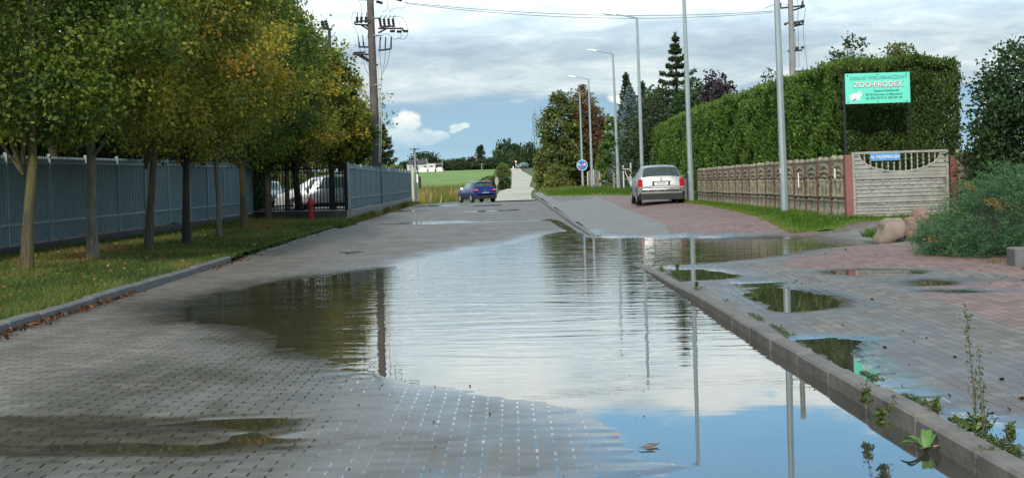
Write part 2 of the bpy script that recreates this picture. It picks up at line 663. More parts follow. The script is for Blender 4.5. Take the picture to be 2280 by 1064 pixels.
def mat_paving(name, swap, c_stops, redattr=False, rough_dry=0.62, joint=.014, crossj=.0035, jointdark=(.02, .02, .018)):
    m, t = newmat(name)
    p = t.pos()
    x, y, z = t.sep(p)
    q = t.comb(y, x, 0.0) if swap else t.comb(x, y, 0.0)
    # slight wobble so rows are not ruler straight
    wob = t.noise(p, 1.3, 2, .5, col=True)
    q = t.n('ShaderNodeVectorMath', operation='ADD')
    base = t.comb(y, x, 0.0) if swap else t.comb(x, y, 0.0)
    t.put(q.inputs[0], base)
    sc = t.n('ShaderNodeVectorMath', operation='SCALE')
    t.put(sc.inputs[0], wob)
    sc.inputs['Scale'].default_value = 0.02
    t.put(q.inputs[1], sc.outputs[0])
    qx, qy, qz = t.sep(q.outputs[0])
    row = t.m('FLOOR', t.m('DIVIDE', qy, .1))
    cxx = t.m('ADD', t.m('DIVIDE', qx, .2), t.m('MULTIPLY', t.m('FLOORED_MODULO', row, 2.0), .5))
    wob2 = t.m('MULTIPLY', t.noise(p, 3.0, 2, .5), 1.0)
    jh = t.m('MULTIPLY', joint, t.m('ADD', .55, wob2))
    jx = t.m('GREATER_THAN', t.m('ABSOLUTE', t.m('SUBTRACT', t.m('FRACT', cxx), .5)), t.m('SUBTRACT', .5, t.m('MULTIPLY', jh, 2.5)))
    jy = t.m('GREATER_THAN', t.m('ABSOLUTE', t.m('SUBTRACT', t.m('FRACT', t.m('DIVIDE', qy, .1)), .5)), .5 - crossj * 5.0)
    jf = t.m('MAXIMUM', jx if not swap else t.m('MULTIPLY', jx, .75), t.m('MULTIPLY', jy, .5 if not swap else 1.0))
    wn = t.n('ShaderNodeTexWhiteNoise')
    t.put(wn.inputs['Vector'], t.comb(t.m('FLOOR', cxx), row, 0.0))
    bval = wn.outputs[0]
    # only the joints along the traffic gape; the cross joints are narrow
    n = t.noise(p, 0.7, 6, .6)
    n2 = t.noise(p, 26, 4, .7)
    n3 = t.noise(t.mapping(p, (1.0, 0.35, 1)), 1.6, 4, .6)
    f = t.m('ADD', t.m('MULTIPLY', n, .55), t.m('MULTIPLY', n2, .25))
    f = t.m('ADD', f, t.m('MULTIPLY', bval, .30))
    c = t.ramp(f, c_stops)
    stn = t.ramp(t.noise(t.mapping(p, (1.0, .5, 1)), .42, 7, .68, .6), [(.30, .58), (.46, 1.0), (.62, 1.0), (.78, 1.22)])
    c = t.mix(1.0, c, stn, 'MULTIPLY')
    tr_ = t.m('MULTIPLY', t.sstep(t.noise(t.mapping(p, (2.2, .12, 1)), 1.0, 4, .6), .50, .70), .30)
    c = t.mix(tr_, c, (.045, .038, .030))
    if redattr:
        rm = t.sstep(t.m('ADD', t.attr('red'), t.m('MULTIPLY', t.m('SUBTRACT', n2, .5), .3)), .35, .65)
        red = t.ramp(f, [(.3, (.118, .072, .061)), (.5, (.168, .102, .086)), (.72, (.235, .148, .125))])
        c = t.mix(rm, c, red)
        as_ = t.sstep(t.attr('smoothgrey'), .35, .65)
        asc = t.ramp(f, [(.3, (.13, .13, .125)), (.7, (.19, .185, .175))])
        c = t.mix(as_, c, asc)
        jf = t.m('MULTIPLY', jf, t.m('SUBTRACT', 1.0, t.m('MULTIPLY', as_, .7)))
    wet = t.attr('wet')
    wv = t.m('ADD', wet, t.m('MULTIPLY', t.m('SUBTRACT', n3, .5), .9))
    wv = t.m('ADD', wv, t.m('MULTIPLY', t.m('SUBTRACT', n, .5), .6))
    wetm = t.sstep(wv, .15, .9)
    flood = t.sstep(t.m('ADD', wet, t.m('MULTIPLY', t.m('SUBTRACT', n3, .5), .5)), .42, .72)
    dark = t.m('SUBTRACT', 1.0, t.m('MULTIPLY', wetm, .5))
    c = t.mix(1.0, c, t.comb(dark, dark, dark), 'MULTIPLY')
    jw = t.m('MULTIPLY', jf, .85)
    c = t.mix(jw, c, jointdark)
    r = t.m('SUBTRACT', rough_dry, t.m('MULTIPLY', wetm, rough_dry - .24))
    r = t.m('SUBTRACT', r, t.m('MULTIPLY', t.sstep(wet, .6, 1.0), .10))
    r = t.m('ADD', r, t.m('MULTIPLY', t.m('SUBTRACT', n2, .5), .22))
    # water stands in the joints where the street is soaked
    jwet = t.m('MULTIPLY', jf, flood)
    r = t.m('MULTIPLY', r, t.m('SUBTRACT', 1.0, t.m('MULTIPLY', jwet, .85)), clamp=True)
    h = t.m('ADD', t.m('MULTIPLY', t.m('SUBTRACT', 1.0, jf), 1.0), t.m('MULTIPLY', n2, .25))
    h = t.m('MULTIPLY', h, t.m('SUBTRACT', 1.0, t.m('MULTIPLY', flood, .6)))
    nb = t.bump(h, t.m('MULTIPLY', .45, t.m('SUBTRACT', 1.0, t.m('MULTIPLY', jwet, .9))), .006)
    ior = t.m('ADD', 1.45, t.m('MULTIPLY', jwet, .55))
    t.out(t.bsdf(c, r, 0, nb, ior=ior))
    return m


PAVE = mat_paving('road_pavers', False, [(.3, (.080, .071, .060)), (.5, (.120, .107, .091)), (.75, (.175, .157, .134))], joint=.0125)
SIDE = mat_paving('pavement_pavers', True, [(.3, (.095, .083, .070)), (.5, (.135, .118, .100)), (.75, (.19, .166, .142))], redattr=True, joint=.012, crossj=.0075, jointdark=(.012, .012, .010))


def mat_water(name, near=True):
    m, t = newmat(name)
    p = t.pos()
    x, y, z = t.sep(p)
    # wind ripples run across the street
    a = t.noise(t.comb(t.m('MULTIPLY', x, .75), t.m('ADD', t.m('MULTIPLY', y, 2.9), t.m('MULTIPLY', x, .35)), 0), 1.0, 3, .55, .35)
    b = t.noise(t.comb(t.m('MULTIPLY', x, 2.6), t.m('MULTIPLY', y, 6.0), 3), 1.0, 2, .5, .4)
    calm = t.m('ADD', t.sstep(y, 8.8, 14.0), t.m('MULTIPLY', t.m('SUBTRACT', t.noise(t.comb(t.m('MULTIPLY', x, .35), t.m('MULTIPLY', y, .22), 0), 1.0, 3), .5), .8), clamp=True)
    cc = t.m('ADD', t.m('MULTIPLY', calm, .95), .05)
    if not near:
        cc = 0.06
    h = t.m('ADD', t.m('MULTIPLY', a, .8), t.m('MULTIPLY', b, t.m('MULTIPLY', t.sstep(y, 13.0, 17.0), .30)))
    nd = t.n('ShaderNodeBump')
    t.put(nd.inputs['Height'], h)
    t.put(nd.inputs['Strength'], t.m('MULTIPLY', cc, 1.0))
    nd.inputs['Distance'].default_value = 0.009
    mud = t.ramp(t.noise(p, .8, 4), [(.3, (.030, .028, .020)), (.7, (.060, .054, .042))])
    t.out(t.bsdf(mud, .015, 0, nd.outputs[0], ior=1.85))
    return m


WATER = mat_water('flood_water', True)
WATERC = mat_water('still_water', False)
KERBM = mat_plain('kerb_concrete', (.115, .115, .112), .6, 0, .25, 3, .4)
KERBR = mat_plain('kerb_concrete_brownish', (.125, .112, .100), .65, 0, .42, 4, .6)
CONC = mat_plain('grey_concrete', (.22, .215, .20), .8, 0, .2, 2.5, .4)
CONCD = mat_plain('dark_damp_concrete', (.045, .045, .048), .8, 0, .3, 2, .4)
CONCW = mat_plain('weathered_white_concrete', (.27, .268, .245), .8, 0, .25, 4, .5)
ZINC = mat_plain('galvanised_steel', (.31, .37, .39), .45, .35, .08, 2)
SHEET = mat_plain('blue_grey_sheet', (.155, .215, .235), .5, .2, .22, .9)
SHEETP = mat_plain('blue_grey_post', (.22, .28, .29), .5, .2, .12, 3)
BLACK = mat_plain('black_paint', (.012, .013, .016), .5, .2)
BLACKP = mat_plain('black_plastic', (.014, .014, .015), .5)
NAVY = mat_plain('navy_sheet', (.012, .020, .045), .5)
RUBBER = mat_plain('tyre_rubber', (.015, .015, .016), .75)
CHROME = mat_plain('alloy', (.62, .63, .65), .25, .85, .05)
REDP = mat_plain('hydrant_red', (.30, .020, .030), .45, 0, .2, 5)
REDPOST = mat_plain('red_painted_concrete', (.21, .080, .070), .75, 0, .22, 6, .3)
LENSR = mat_plain('red_lens', (.36, .010, .018), .15)
LENSW = mat_plain('clear_lens', (.75, .77, .80), .12, .3)
PLATE = mat_plain('plate_white', (.72, .72, .72), .5, 0, .04)
PLATE_T = mat_plain('plate_lettering', (.05, .05, .05), .5)
GLASS = mat_plain('car_glass', (.035, .055, .052), .06, 0, .3, 3)
GLASSG = mat_plain('car_glass_greenish', (.10, .16, .14), .08, 0, .3, 3)
SILVER = mat_plain('silver_paint', (.33, .335, .33), .3, .4, .01, .6)
SILVERB = mat_plain('silver_paint_cool', (.48, .52, .53), .28, .4, .01, .6)
BLUEP = mat_plain('blue_paint', (.006, .022, .13), .2, .3, .02, .6)
GREYP = mat_plain('dark_grey_paint', (.10, .105, .12), .25, .35, .05)
WHITEP = mat_plain('white_paint', (.72, .72, .70), .6, 0, .08)
WHITEW = mat_plain('weathered_white_wood', (.55, .54, .50), .8, 0, .2, 6)
GREYW = mat_plain('weathered_grey_wood', (.22, .21, .19), .85, 0, .35, 3, .3)
ROOFD = mat_plain('dark_roof', (.055, .052, .055), .7, 0, .2)
STONE = mat_plain('field_stone', (.205, .165, .135), .9, 0, .35, 2.2, .7)
STONER = mat_plain('red_field_stone', (.215, .135, .115), .9, 0, .3, 3, .7)
ELGREY = mat_plain('insulator_dark', (.030, .030, .034), .35)
STEELD = mat_plain('dark_steel', (.055, .058, .062), .5, .5)
WIREM = mat_plain('cable', (.10, .10, .10), .6)
CABLEL = mat_plain('pale_cable', (.42, .42, .42), .6)
SIGNBL = mat_plain('sign_blue', (.015, .17, .52), .4)
SIGNRED = mat_plain('sign_red', (.55, .06, .08), .4)
SIGNTURQ = mat_plain('turquoise_board', (.12, .62, .46), .5, 0, .07, 3)
TEXTB = mat_plain('faded_blue_lettering', (.05, .25, .30), .6)
TEXTD = mat_plain('dark_green_lettering', (.01, .20, .16), .6)
TEXTW = mat_plain('white_lettering', (.72, .68, .68), .6)
TEXTR = mat_plain('maroon_outline', (.13, .05, .07), .6)
PLBLUE = mat_plain('street_plate_blue', (.06, .25, .55), .4)
YELWALL = mat_plain('ochre_render', (.50, .36, .16), .8)


def mat_ornate():
    m, t = newmat('ornate_cast_concrete')
    p = t.obj()
    n = t.noise(p, 1.2, 6, .6)
    n2 = t.noise(p, 22, 4, .7)
    rnd = t.rand()
    c = t.ramp(t.m('ADD', t.m('MULTIPLY', n, .7), t.m('MULTIPLY', n2, .3)), [(.3, (.17, .145, .100)), (.5, (.28, .245, .175)), (.7, (.38, .34, .25))])
    tone = t.m('ADD', .8, t.m('MULTIPLY', rnd, .35))
    c = t.mix(1.0, c, t.comb(tone, tone, t.m('MULTIPLY', tone, 1.0)), 'MULTIPLY')
    st = t.sstep(t.noise(t.mapping(p, (2.5, 2.5, .7)), 1.0, 5), .55, .72)
    c = t.mix(t.m('MULTIPLY', st, .55), c, (.06, .055, .035))
    t.out(t.bsdf(c, .85, 0, t.bump(n2, .4, .01)))
    return m


ORN = mat_ornate()


def mat_brickpost():
    m, t = newmat('red_brick_pattern_post')
    p = t.obj()
    x, y, z = t.sep(p)
    fr = t.m('FRACT', t.m('MULTIPLY', z, 11.0))
    j = t.sstep(t.m('ABSOLUTE', t.m('SUBTRACT', fr, .5)), .38, .46)
    n = t.noise(p, 5, 5)
    c = t.ramp(n, [(.3, (.12, .052, .042)), (.7, (.22, .085, .070))])
    c = t.mix(t.m('MULTIPLY', j, .6), c, (.05, .03, .025))
    t.out(t.bsdf(c, .8, 0, t.bump(t.m('SUBTRACT', 1.0, j), .6, .01)))
    return m


BRPOST = mat_brickpost()

# ------------------------------------------------------------------ GROUND SHEETS
gx = np.concatenate([-np.geomspace(4000, 16, 40), np.linspace(-15, 15, 61), np.geomspace(16, 4000, 40)])
gy = np.concatenate([[-60, -30, -10], np.arange(0, 150, 3.0), np.arange(150, 500, 8.0), np.geomspace(500, 9000, 30)])


def zbase(X, Y):
    z = zt(X, Y)
    k = (1 - smooth(92, 100, Y)) * smooth(13.5, 12.5, np.abs(X))
    return z - .30 * k - 0.02


gr = link('ground', grid('ground', gx, gy, zbase), GROUNDM)
tag(gr, kind='structure')

# flood outline, traced on the ground plane
PUD = [(1250, 516), (1205, 527), (1150, 540), (1060, 554), (1000, 566), (955, 578), (900, 590), (800, 603), (700, 618), (600, 636), (530, 650),
       (450, 668), (395, 690), (420, 706), (520, 722), (600, 740), (640, 765), (670, 787), (760, 806), (850, 845), (900, 853), (1000, 861), (1100, 868),
       (1180, 880), (1240, 895), (1290, 915), (1335, 945), (1365, 975), (1385, 1003), (1400, 1020), (1500, 1037), (1440, 1050), (1400, 1064), (1380, 1090), (1370, 1200)]
PUDW = [gz(*p) for p in PUD]
PUDW += [(0.6, 3.5), (2.6, 3.5), (2.6, 20.0), (2.35, 22.3)]
PUDR = [gz(*p) for p in [(1450, 596), (1480, 590), (1560, 588), (1700, 575), (1765, 562), (1800, 556), (1890, 549), (1830, 541), (1750, 531), (1500, 529), (1310, 529), (1290, 518)]]
PUDW += PUDR
STRK1 = [gz(*p) for p in [(330, 944), (480, 934), (600, 931), (645, 936), (600, 947), (520, 951), (400, 949)]]
STRK2 = [gz(*p) for p in [(120, 993), (240, 988), (330, 985), (440, 992), (520, 982), (535, 962), (545, 940), (610, 938), (590, 955), (585, 975), (650, 984), (560, 994), (480, 1004), (430, 1010), (250, 1003), (130, 999)]]
STRIPS = [[gz(*p) for p in q] for q in [
    [(800, 500), (1000, 494), (1150, 491), (1235, 488), (1235, 491), (1100, 496), (950, 499), (800, 502.5)],
    [(880, 493.5), (1020, 490.5), (1050, 491.5), (900, 495.5)],
    [(850, 471), (960, 468), (960, 471), (850, 473)],
    [(1010, 470), (1160, 466), (1160, 469), (1010, 472)],
    [(920, 459), (1120, 455), (1120, 457.5), (920, 461)],
    [(1215, 486), (1245, 490), (1290, 518), (1262, 514), (1240, 503)],
    [(742, 561), (800, 558), (820, 562), (770, 566)],
    [(742, 603), (800, 602), (800, 605), (742, 606)]]]


def roadz(X, Y):
    P = np.stack([X.ravel(), Y.ravel()], 1)
    sd = sdpoly(P, PUDW)
    n = (fbm(P[:, 0] * 1.1, P[:, 1] * .9, 3, 4) - .5)
    n2 = (vnoise(P[:, 0] * 5 + 9, P[:, 1] * 9 + 4, 8) - .5)
    z = np.where(sd > 0, -np.minimum(sd * .035, .07), np.minimum(-sd * .012, .028))
    z = z + n * .010 + n2 * .004
    for q, dp in [(STRK1, .020), (STRK2, .030)]:
        s = sdpoly(P, q)
        s = s + (vnoise(P[:, 0] * 3 + 5, P[:, 1] * 7, 41) - .5) * .16
        z = np.where(s > -.6, np.minimum(z, np.where(s > 0, -np.minimum(s, .2) * .06, -s * .05) + n2 * .004), z)
    far = P[:, 1] > 36
    for q in STRIPS[:6]:
        s = sdpoly(P, q)
        z = np.where(s > -.25, np.minimum(z, .001 - np.clip(s, -.25, .3) * .10), z)
    for q in STRIPS[6:]:
        s = sdpoly(P, q)
        z = np.where(s > -.15, np.minimum(z, .003 - np.clip(s, -.2, .2) * .06), z)
    z = z.reshape(X.shape)
    base = zt(np.clip(X, -5.2, 1.6), Y)
    return z + base


def wetf(X, Y):
    P = np.stack([X.ravel(), Y.ravel()], 1)
    sd = sdpoly(P, PUDW)
    w_ = np.exp(np.minimum(sd, 0) / 1.1)
    # the near street is soaked all over, drier by the left kerb
    near = smooth(17, 11, P[:, 1]) * smooth(-5.2, -2.6, P[:, 0]) * .62
    w_ = np.maximum(w_, near)
    for q in (STRK1, STRK2):
        w_ = np.maximum(w_, np.exp(np.minimum(sdpoly(P, q), 0) / .35))
    dmp = [gz(*p) for p in [(-60, 940), (330, 935), (560, 925), (660, 935), (650, 1000), (400, 1015), (-60, 1020)]]
    w_ = np.maximum(w_, .85 * np.exp(np.minimum(sdpoly(P, dmp), 0) / .3))
    w_ = np.maximum(w_, .26 * smooth(-5.4, -3.5, P[:, 0]))
    return w_.reshape(X.shape)


rys = 1.0 / np.linspace(1 / 3.0, 1 / 86.0, 640)
rxs = np.linspace(-5.38, 2.32, 170)
road = link('road', grid('road', rxs, rys, roadz, {'wet': wetf}), PAVE)
tag(road, kind='structure')
# asphalt apron of the crossing road beyond the crest
m, t = newmat('worn_asphalt')
nn = t.noise(t.pos(), .5, 6)
t.out(t.bsdf(t.ramp(nn, [(.3, (.14, .135, .13)), (.7, (.20, .195, .185))]), .6, 0))
ASPH = m
aps = link('crossing_road', grid('crossing_road', np.linspace(-6.3, 2.4, 20), np.linspace(85.9, 112, 24), lambda X, Y: zt(np.clip(X, -5.2, 1.6), Y) + .006 + .0 * X), ASPH)
tag(aps, kind='structure')
crx = link('side_road', grid('side_road', np.concatenate([np.linspace(-60, -6.4, 30)]), np.linspace(100, 110, 8), lambda X, Y: zt(X * 0 - 5.0, Y) + .03), ASPH)
tag(crx, kind='structure')

# pale track climbing away
TR = [(449, 1082, 1196), (447, 1096, 1182), (437, 1104, 1181), (429, 1111, 1192), (424, 1125, 1190), (418, 1138, 1178), (408, 1139, 1182), (397, 1139, 1185), (390, 1138, 1176), (384, 1137, 1163), (377.5, 1136, 1160), (374.5, 1138, 1158)]
vd = [(60, 110), (48.7, 140), (30, 200), (17, 250), (2, 350), (-13.3, 450)]
tv, tf = [], []
ys_ = np.linspace(449.2, 374.6, 60)
for i, yy in enumerate(ys_):
    vv = yy - HY
    D = float(np.interp(-vv, [-a for a, b in vd], [b for a, b in vd]))
    xl = float(np.interp(-yy, [-a[0] for a in TR], [a[1] for a in TR]))
    xr = float(np.interp(-yy, [-a[0] for a in TR], [a[2] for a in TR]))
    for k in range(7):
        px = xl + (xr - xl) * k / 6
        X = (px - HX) / F * D
        tv.append((X, D, float(zt(0.0, D)) + .09))
    if i:
        for k in range(6):
            a = (i - 1) * 7 + k
            tf.append((a, a + 1, a + 8, a + 7))
me = bpy.data.meshes.new('track')
me.from_pydata(tv, [], tf)
tr = link('track', me, GRAVEL)
tag(tr, kind='structure')

# flood water: flat sheet, the street rises through it
wv = [(-5.3, 2.5), (2.28, 2.5), (2.28, 21.5), (8.5, 23.5), (8.5, 36), (2.1, 36.0), (2.1, 60), (-5.3, 60)]
pm = MB().add([(x, y, 0.0) for x, y in wv], [tuple(range(len(wv)))]).mesh('puddle')
pud = link('puddle', pm, WATER)
tag(pud, kind='structure')
pm = MB().add([(-5.3, 60.0, 0.0), (2.1, 60.0, 0.0), (2.1, 79, 0.0), (-5.3, 79, 0.0)], [(0, 1, 2, 3)]).mesh('puddle_far')
pud2 = link('puddle', pm, WATERC)
tag(pud2, kind='structure')

# ---- pavement on the right, with its own small puddles
SP = [  # outline px, water level
    ([(1672, 645), (1700, 640), (1760, 644), (1830, 655), (1886, 672), (1870, 684), (1820, 690), (1760, 696), (1720, 692), (1700, 676), (1665, 660)], .066),
    ([(1768, 757), (1840, 752), (1912, 757), (1905, 775), (1918, 815), (1950, 850), (2035, 880), (2060, 893), (2010, 892), (1915, 862), (1860, 815), (1800, 780)], .075),
    ([(1480, 602), (1560, 600), (1640, 612), (1645, 618), (1560, 625), (1500, 628), (1470, 612)], .004),
    ([(1842, 604), (1930, 600), (2050, 603), (2040, 609), (1920, 614), (1850, 609)], .085),
    ([(2025, 630), (2070, 624), (2118, 628), (2110, 634), (2050, 636)], .085),
    ([(1640, 632), (1740, 629), (1735, 633), (1660, 636)], .045),
    ([(2075, 648), (2140, 646), (2180, 650), (2120, 652)], .09),
    ([(2150, 920), (2240, 945), (2320, 975), (2320, 1010), (2240, 985), (2160, 950)], .082),
]
SPW = [([gz(px, py, zw) for px, py in q], zw) for q, zw in SP]
VERGE_R = [(1478, 452), (1520, 461), (1580, 470), (1640, 485), (1700, 502), (1760, 514), (1850, 512), (1900, 506), (1975, 502), (2050, 500), (2200, 495)]
RED1 = [gz(px, py, .15) for px, py in [(1330, 442), (1430, 440), (1560, 462), (1800, 512), (1900, 516), (1750, 526), (1500, 524), (1480, 500), (1400, 470)]]
RED2 = [gz(px, py, .1) for px, py in [(1725, 586), (1765, 572), (1850, 556), (1930, 545), (2050, 548), (2100, 560), (2280, 580), (2330, 640), (2230, 618), (2060, 598), (1900, 602)]]
RED3 = [gz(px, py, .1) for px, py in [(2030, 615), (2330, 640), (2330, 760), (2280, 740), (2150, 690), (2050, 660)]]
GREYP_ = [gz(px, py, .1) for px, py in [(1205, 452), (1330, 442), (1400, 470), (1480, 500), (1500, 530), (1320, 530)]]
GREYQ = [gz(px, py, .1) for px, py in [(1750, 526), (1900, 515), (2030, 500), (2100, 540), (1930, 545), (1840, 553), (1760, 535)]]


def sidez(X, Y):
    z = zt(X, Y)
    P = np.stack([X.ravel(), Y.ravel()], 1)
    z = z.ravel() + (fbm(P[:, 0] * .9, P[:, 1] * .7, 5, 3) - .5) * .012
    sd = sdpoly(P, PUDW)
    k = (P[:, 1] > 21.5)
    zz = np.where(sd > 0, -np.minimum(sd * .03, .05), np.minimum(-sd * .085 + .002, 1.0))
    z = np.where(k, np.minimum(z, zz + (vnoise(P[:, 0] * 4, P[:, 1] * 6, 2) - .5) * .006), z)
    n2 = (vnoise(P[:, 0] * 6, P[:, 1] * 10, 12) - .5)
    for q, zw in SPW:
        s = sdpoly(P, q)
        s = s + (vnoise(P[:, 0] * 4 + 5, P[:, 1] * 6, 42) - .5) * .16
        tz = zw - np.clip(s, -.6, .25) * .045 + n2 * .004
        z = np.where(s > -.6, np.where(s > 0, tz, np.minimum(np.maximum(z, tz * .0 + zw + .002), tz + .0)), z)
    return z.reshape(X.shape)


def sidewet(X, Y):
    P = np.stack([X.ravel(), Y.ravel()], 1)
    w_ = np.exp(np.minimum(sdpoly(P, PUDW), 0) / 1.0) * (P[:, 1] > 20)
    for q, zw in SPW:
        w_ = np.maximum(w_, np.exp(np.minimum(sdpoly(P, q), 0) / .45))
    w_ = np.maximum(w_, .42 * smooth(5.0, 3.0, P[:, 0]) * smooth(30, 20, P[:, 1]))
    w_ = np.maximum(w_, .12)
    return w_.reshape(X.shape)


def polyattr(polys, soft=.12):
    def f(X, Y):
        P = np.stack([X.ravel(), Y.ravel()], 1)
        a = np.zeros(len(P))
        for q in polys:
            a = np.maximum(a, np.clip(sdpoly(P, q) / soft * .5 + .5, 0, 1))
        return a.reshape(X.shape)
    return f


sys_ = 1.0 / np.linspace(1 / 3.0, 1 / 112.0, 560)
sxs = np.concatenate([np.linspace(2.0, 9, 200), np.linspace(9.1, 13.4, 30)])
pav = link('pavement', grid('pavement', sxs, sys_, sidez, {'wet': sidewet, 'red': polyattr([RED1, RED2, RED3]), 'smoothgrey': polyattr([GREYP_, GREYQ])},
           keep=lambda X, Y: (X > np.interp(Y, [3, 8, 12, 18, 21.5, 24, 26, 26.1], [2.34, 2.25, 2.17, 2.10, 2.04, 2.0, 2.0, 2.0]))), SIDE)
tag(pav, kind='structure')
# strip of the pavement along the far kerb (kerb line drifts toward the road)
pav2 = link('pavement_edge', grid('pavement_edge', np.linspace(1.62, 2.31, 8), np.linspace(23, 112, 150), lambda X, Y: sidez(np.maximum(X, 2.42), Y) - .004 + .0, {'wet': sidewet, 'red': lambda X, Y: X * 0, 'smoothgrey': lambda X, Y: X * 0 + (Y > 34)},
            keep=lambda X, Y: (X > np.interp(Y, [23, 33.9, 34, 72, 90], [2.3, 2.2, 1.86, 1.66, 1.6]))), SIDE)
tag(pav2, kind='structure')
for q, zw in SPW:
    c = np.mean(np.array(q), 0)
    big = [(c[0] + (x - c[0]) * 1.25 + (.08 if x > c[0] else -.08), c[1] + (y - c[1]) * 1.25 + (.1 if y > c[1] else -.1)) for x, y in q]
    big = [(max(2.33, x), y) for x, y in big]
    o = link('puddle', MB().add([(x, y, zw) for x, y in big], [tuple(range(len(big)))]).mesh('puddle'), WATERC)
    tag(o, kind='structure')


# ---- kerbs
def kerb(name, pts, wd, top, mat, stone=1.0, seed=1):
    """pts: list of (x,y,ztop) along the street; stones with narrow gaps"""
    r = random.Random(seed)
    mb = MB()
    y0, y1 = pts[0][1], pts[-1][1]
    n = int(abs(y1 - y0) / stone)
    for i in range(n):
        ya, yb = y0 + (y1 - y0) * i / n, y0 + (y1 - y0) * (i + 1) / n
        yc = (ya + yb) / 2
        xs_ = np.interp([ya, yb], [p[1] for p in pts], [p[0] for p in pts])
        z = float(np.interp(yc, [p[1] for p in pts], [p[2] for p in pts])) + r.uniform(-.011, .011)
        ang = math.atan2(-(xs_[1] - xs_[0]), yb - ya) + r.uniform(-.008, .008)
        mb.bbox(((xs_[0] + xs_[1]) / 2 + r.uniform(-.006, .006), yc, z - .17), (wd, abs(yb - ya) - .012, .34), .018, ang)
    o = mb.build(name, mat)
    return tag(o, kind='structure')


kerb('kerb', [(-5.46, 3, .14), (-5.46, 26, .14), (-5.5, 27.5, .14)], .16, .14, KERBM, 1.0, 1)
kerb('kerb', [(-5.50, 29.4, .03), (-5.5, 36, .05), (-5.45, 44, .06)], .16, .05, KERBM, 1.0, 4)
kerb('kerb', [(2.37, 3, .125), (2.27, 8, .12), (2.19, 12, .105), (2.12, 18, .07), (2.06, 21.5, .035), (2.03, 24.0, -.005)], .145, .12, KERBR, 1.0, 2)
kerb('kerb', [(1.93, 34.0, .025), (1.80, 40, .078), (1.60, 72, .10), (1.5, 88, .09)], .14, .1, KERBM, 1.0, 3)
# narrow strip between street sheet and kerb is covered by the street sheet itself


# ---- verges
def verge(name, outline, mat, lift=.035, res=.12, ylim=None):
    o = np.array(outline)
    x0, x1, y0, y1 = o[:, 0].min(), o[:, 0].max(), o[:, 1].min(), o[:, 1].max()
    xs = np.arange(x0, x1 + res, res)
    ys = np.arange(y0, y1 + res * 2.5, res * 2.5)

    def zf(X, Y):
        P = np.stack([X.ravel(), Y.ravel()], 1)
        s = sdpoly(P, outline) + (fbm(P[:, 0] * 2, P[:, 1] * 2, 21, 3) - .5) * .5
        return sidez(X, Y) + (np.clip(s * .35, -.20, lift) + (fbm(P[:, 0] * 1.3, P[:, 1] * 1.3, 31, 3) - .5) * .04).reshape(X.shape)
    g = link(name, grid(name, xs, ys, zf), mat)
    return tag(g, kind='structure')


LV = [(-5.54, 3), (-5.54, 28), (-5.5, 36), (-5.42, 44), (-5.45, 47), (-6.0, 52.4), (-9.9, 55), (-10.0, 55), (-10.0, 3)]
lvx = np.concatenate([np.arange(-10.4, -5.6, .12), [-5.54]])
lv = link('verge_left', grid('verge_left', lvx, np.concatenate([np.arange(3, 50, .3), [50, 51, 52, 53, 54, 55.2]]),
          lambda X, Y: zt(X * 0 - 5.8 + (X + 5.8) * 1.0, Y) + np.clip((Y < 27.6) * 0 + .0, 0, 1) + (fbm(X * 1.2, Y * 1.2, 31, 3) - .5) * .05 + .0 * X,
          keep=lambda X, Y: (X < np.interp(Y, [3, 28, 28.6, 44, 47, 52, 53, 60], [-5.5, -5.5, -5.42, -5.3, -5.35, -5.7, -6.0, -6.0]))), SOIL)
tag(lv, kind='structure')
RVo = [(*gz(px, py, .12),) for px, py in VERGE_R]
RV = RVo + [(11.0, 33.6), (7.7, 33.4), (7.75, 61.5), (9.5, 80), (9.5, 112), (2.3, 112), (2.2, 92), (3.2, 90), (4.6, 84), (6.1, 70)]
verge('verge_right', RV, SOILG)
# open grass left of the crossing, behind the fence
yard = link('yard_ground', grid('yard_ground', np.linspace(-60, -6.1, 60), np.linspace(3, 99, 60), lambda X, Y: np.where(X < -10, .12, 0) + zt(np.minimum(X, -6.2), Y) * (X > -10) - .01), CONC)
tag(yard, kind='structure')
# the crop field
fld = link('field', grid('field', np.linspace(-160, 0.5, 120), np.linspace(176, 445, 60), lambda X, Y: zt(X, Y) + .05 + 0 * X,
           keep=lambda X, Y: X < np.interp(Y, [176, 250, 350, 445], [-3.5, -4, -4.5, -4])), FIELDM)
tag(fld, kind='structure')


# ------------------------------------------------------------------ grass and weeds
def blades(name, P, h, mat, tint, seed, lean=.35, wd=.012, kind='stuff', lab=None, cat=None):
    r = np.random.default_rng(seed)
    n = len(P)
    a = r.random(n) * 2 * PI
    d = np.stack([np.cos(a), np.sin(a), np.zeros(n)], 1)
    l = r.normal(size=(n, 2)) * lean
    tip = P + np.stack([l[:, 0] * h, l[:, 1] * h, h], 1)
    V = np.stack([P - d * wd[:, None], P + d * wd[:, None], tip], 1).reshape(-1, 3)
    Q = np.arange(n * 3).reshape(n, 3)
    o = link(name, npmesh(name, V, Q, {'tint': np.repeat(tint, 3)}), mat)
    return tag(o, lab, cat, kind=kind)


def scatter(outline, n, seed, near=6.0, far=60.0):
    """points in polygon, denser toward the viewer"""
    r = np.random.default_rng(seed)
    o = np.array(outline)
    out = []
    tot = 0
    while tot < n:
        m = n * 2
        x = r.uniform(o[:, 0].min(), o[:, 0].max(), m)
        y = 1 / r.uniform(1 / max(far, near + 1), 1 / near, m)
        P = np.stack([x, y], 1)
        P = P[(sdpoly(P, outline) > -.02)]
        out.append(P)
        tot += len(P)
        if len(out) > 60:
            break
    return np.concatenate(out)[:n]


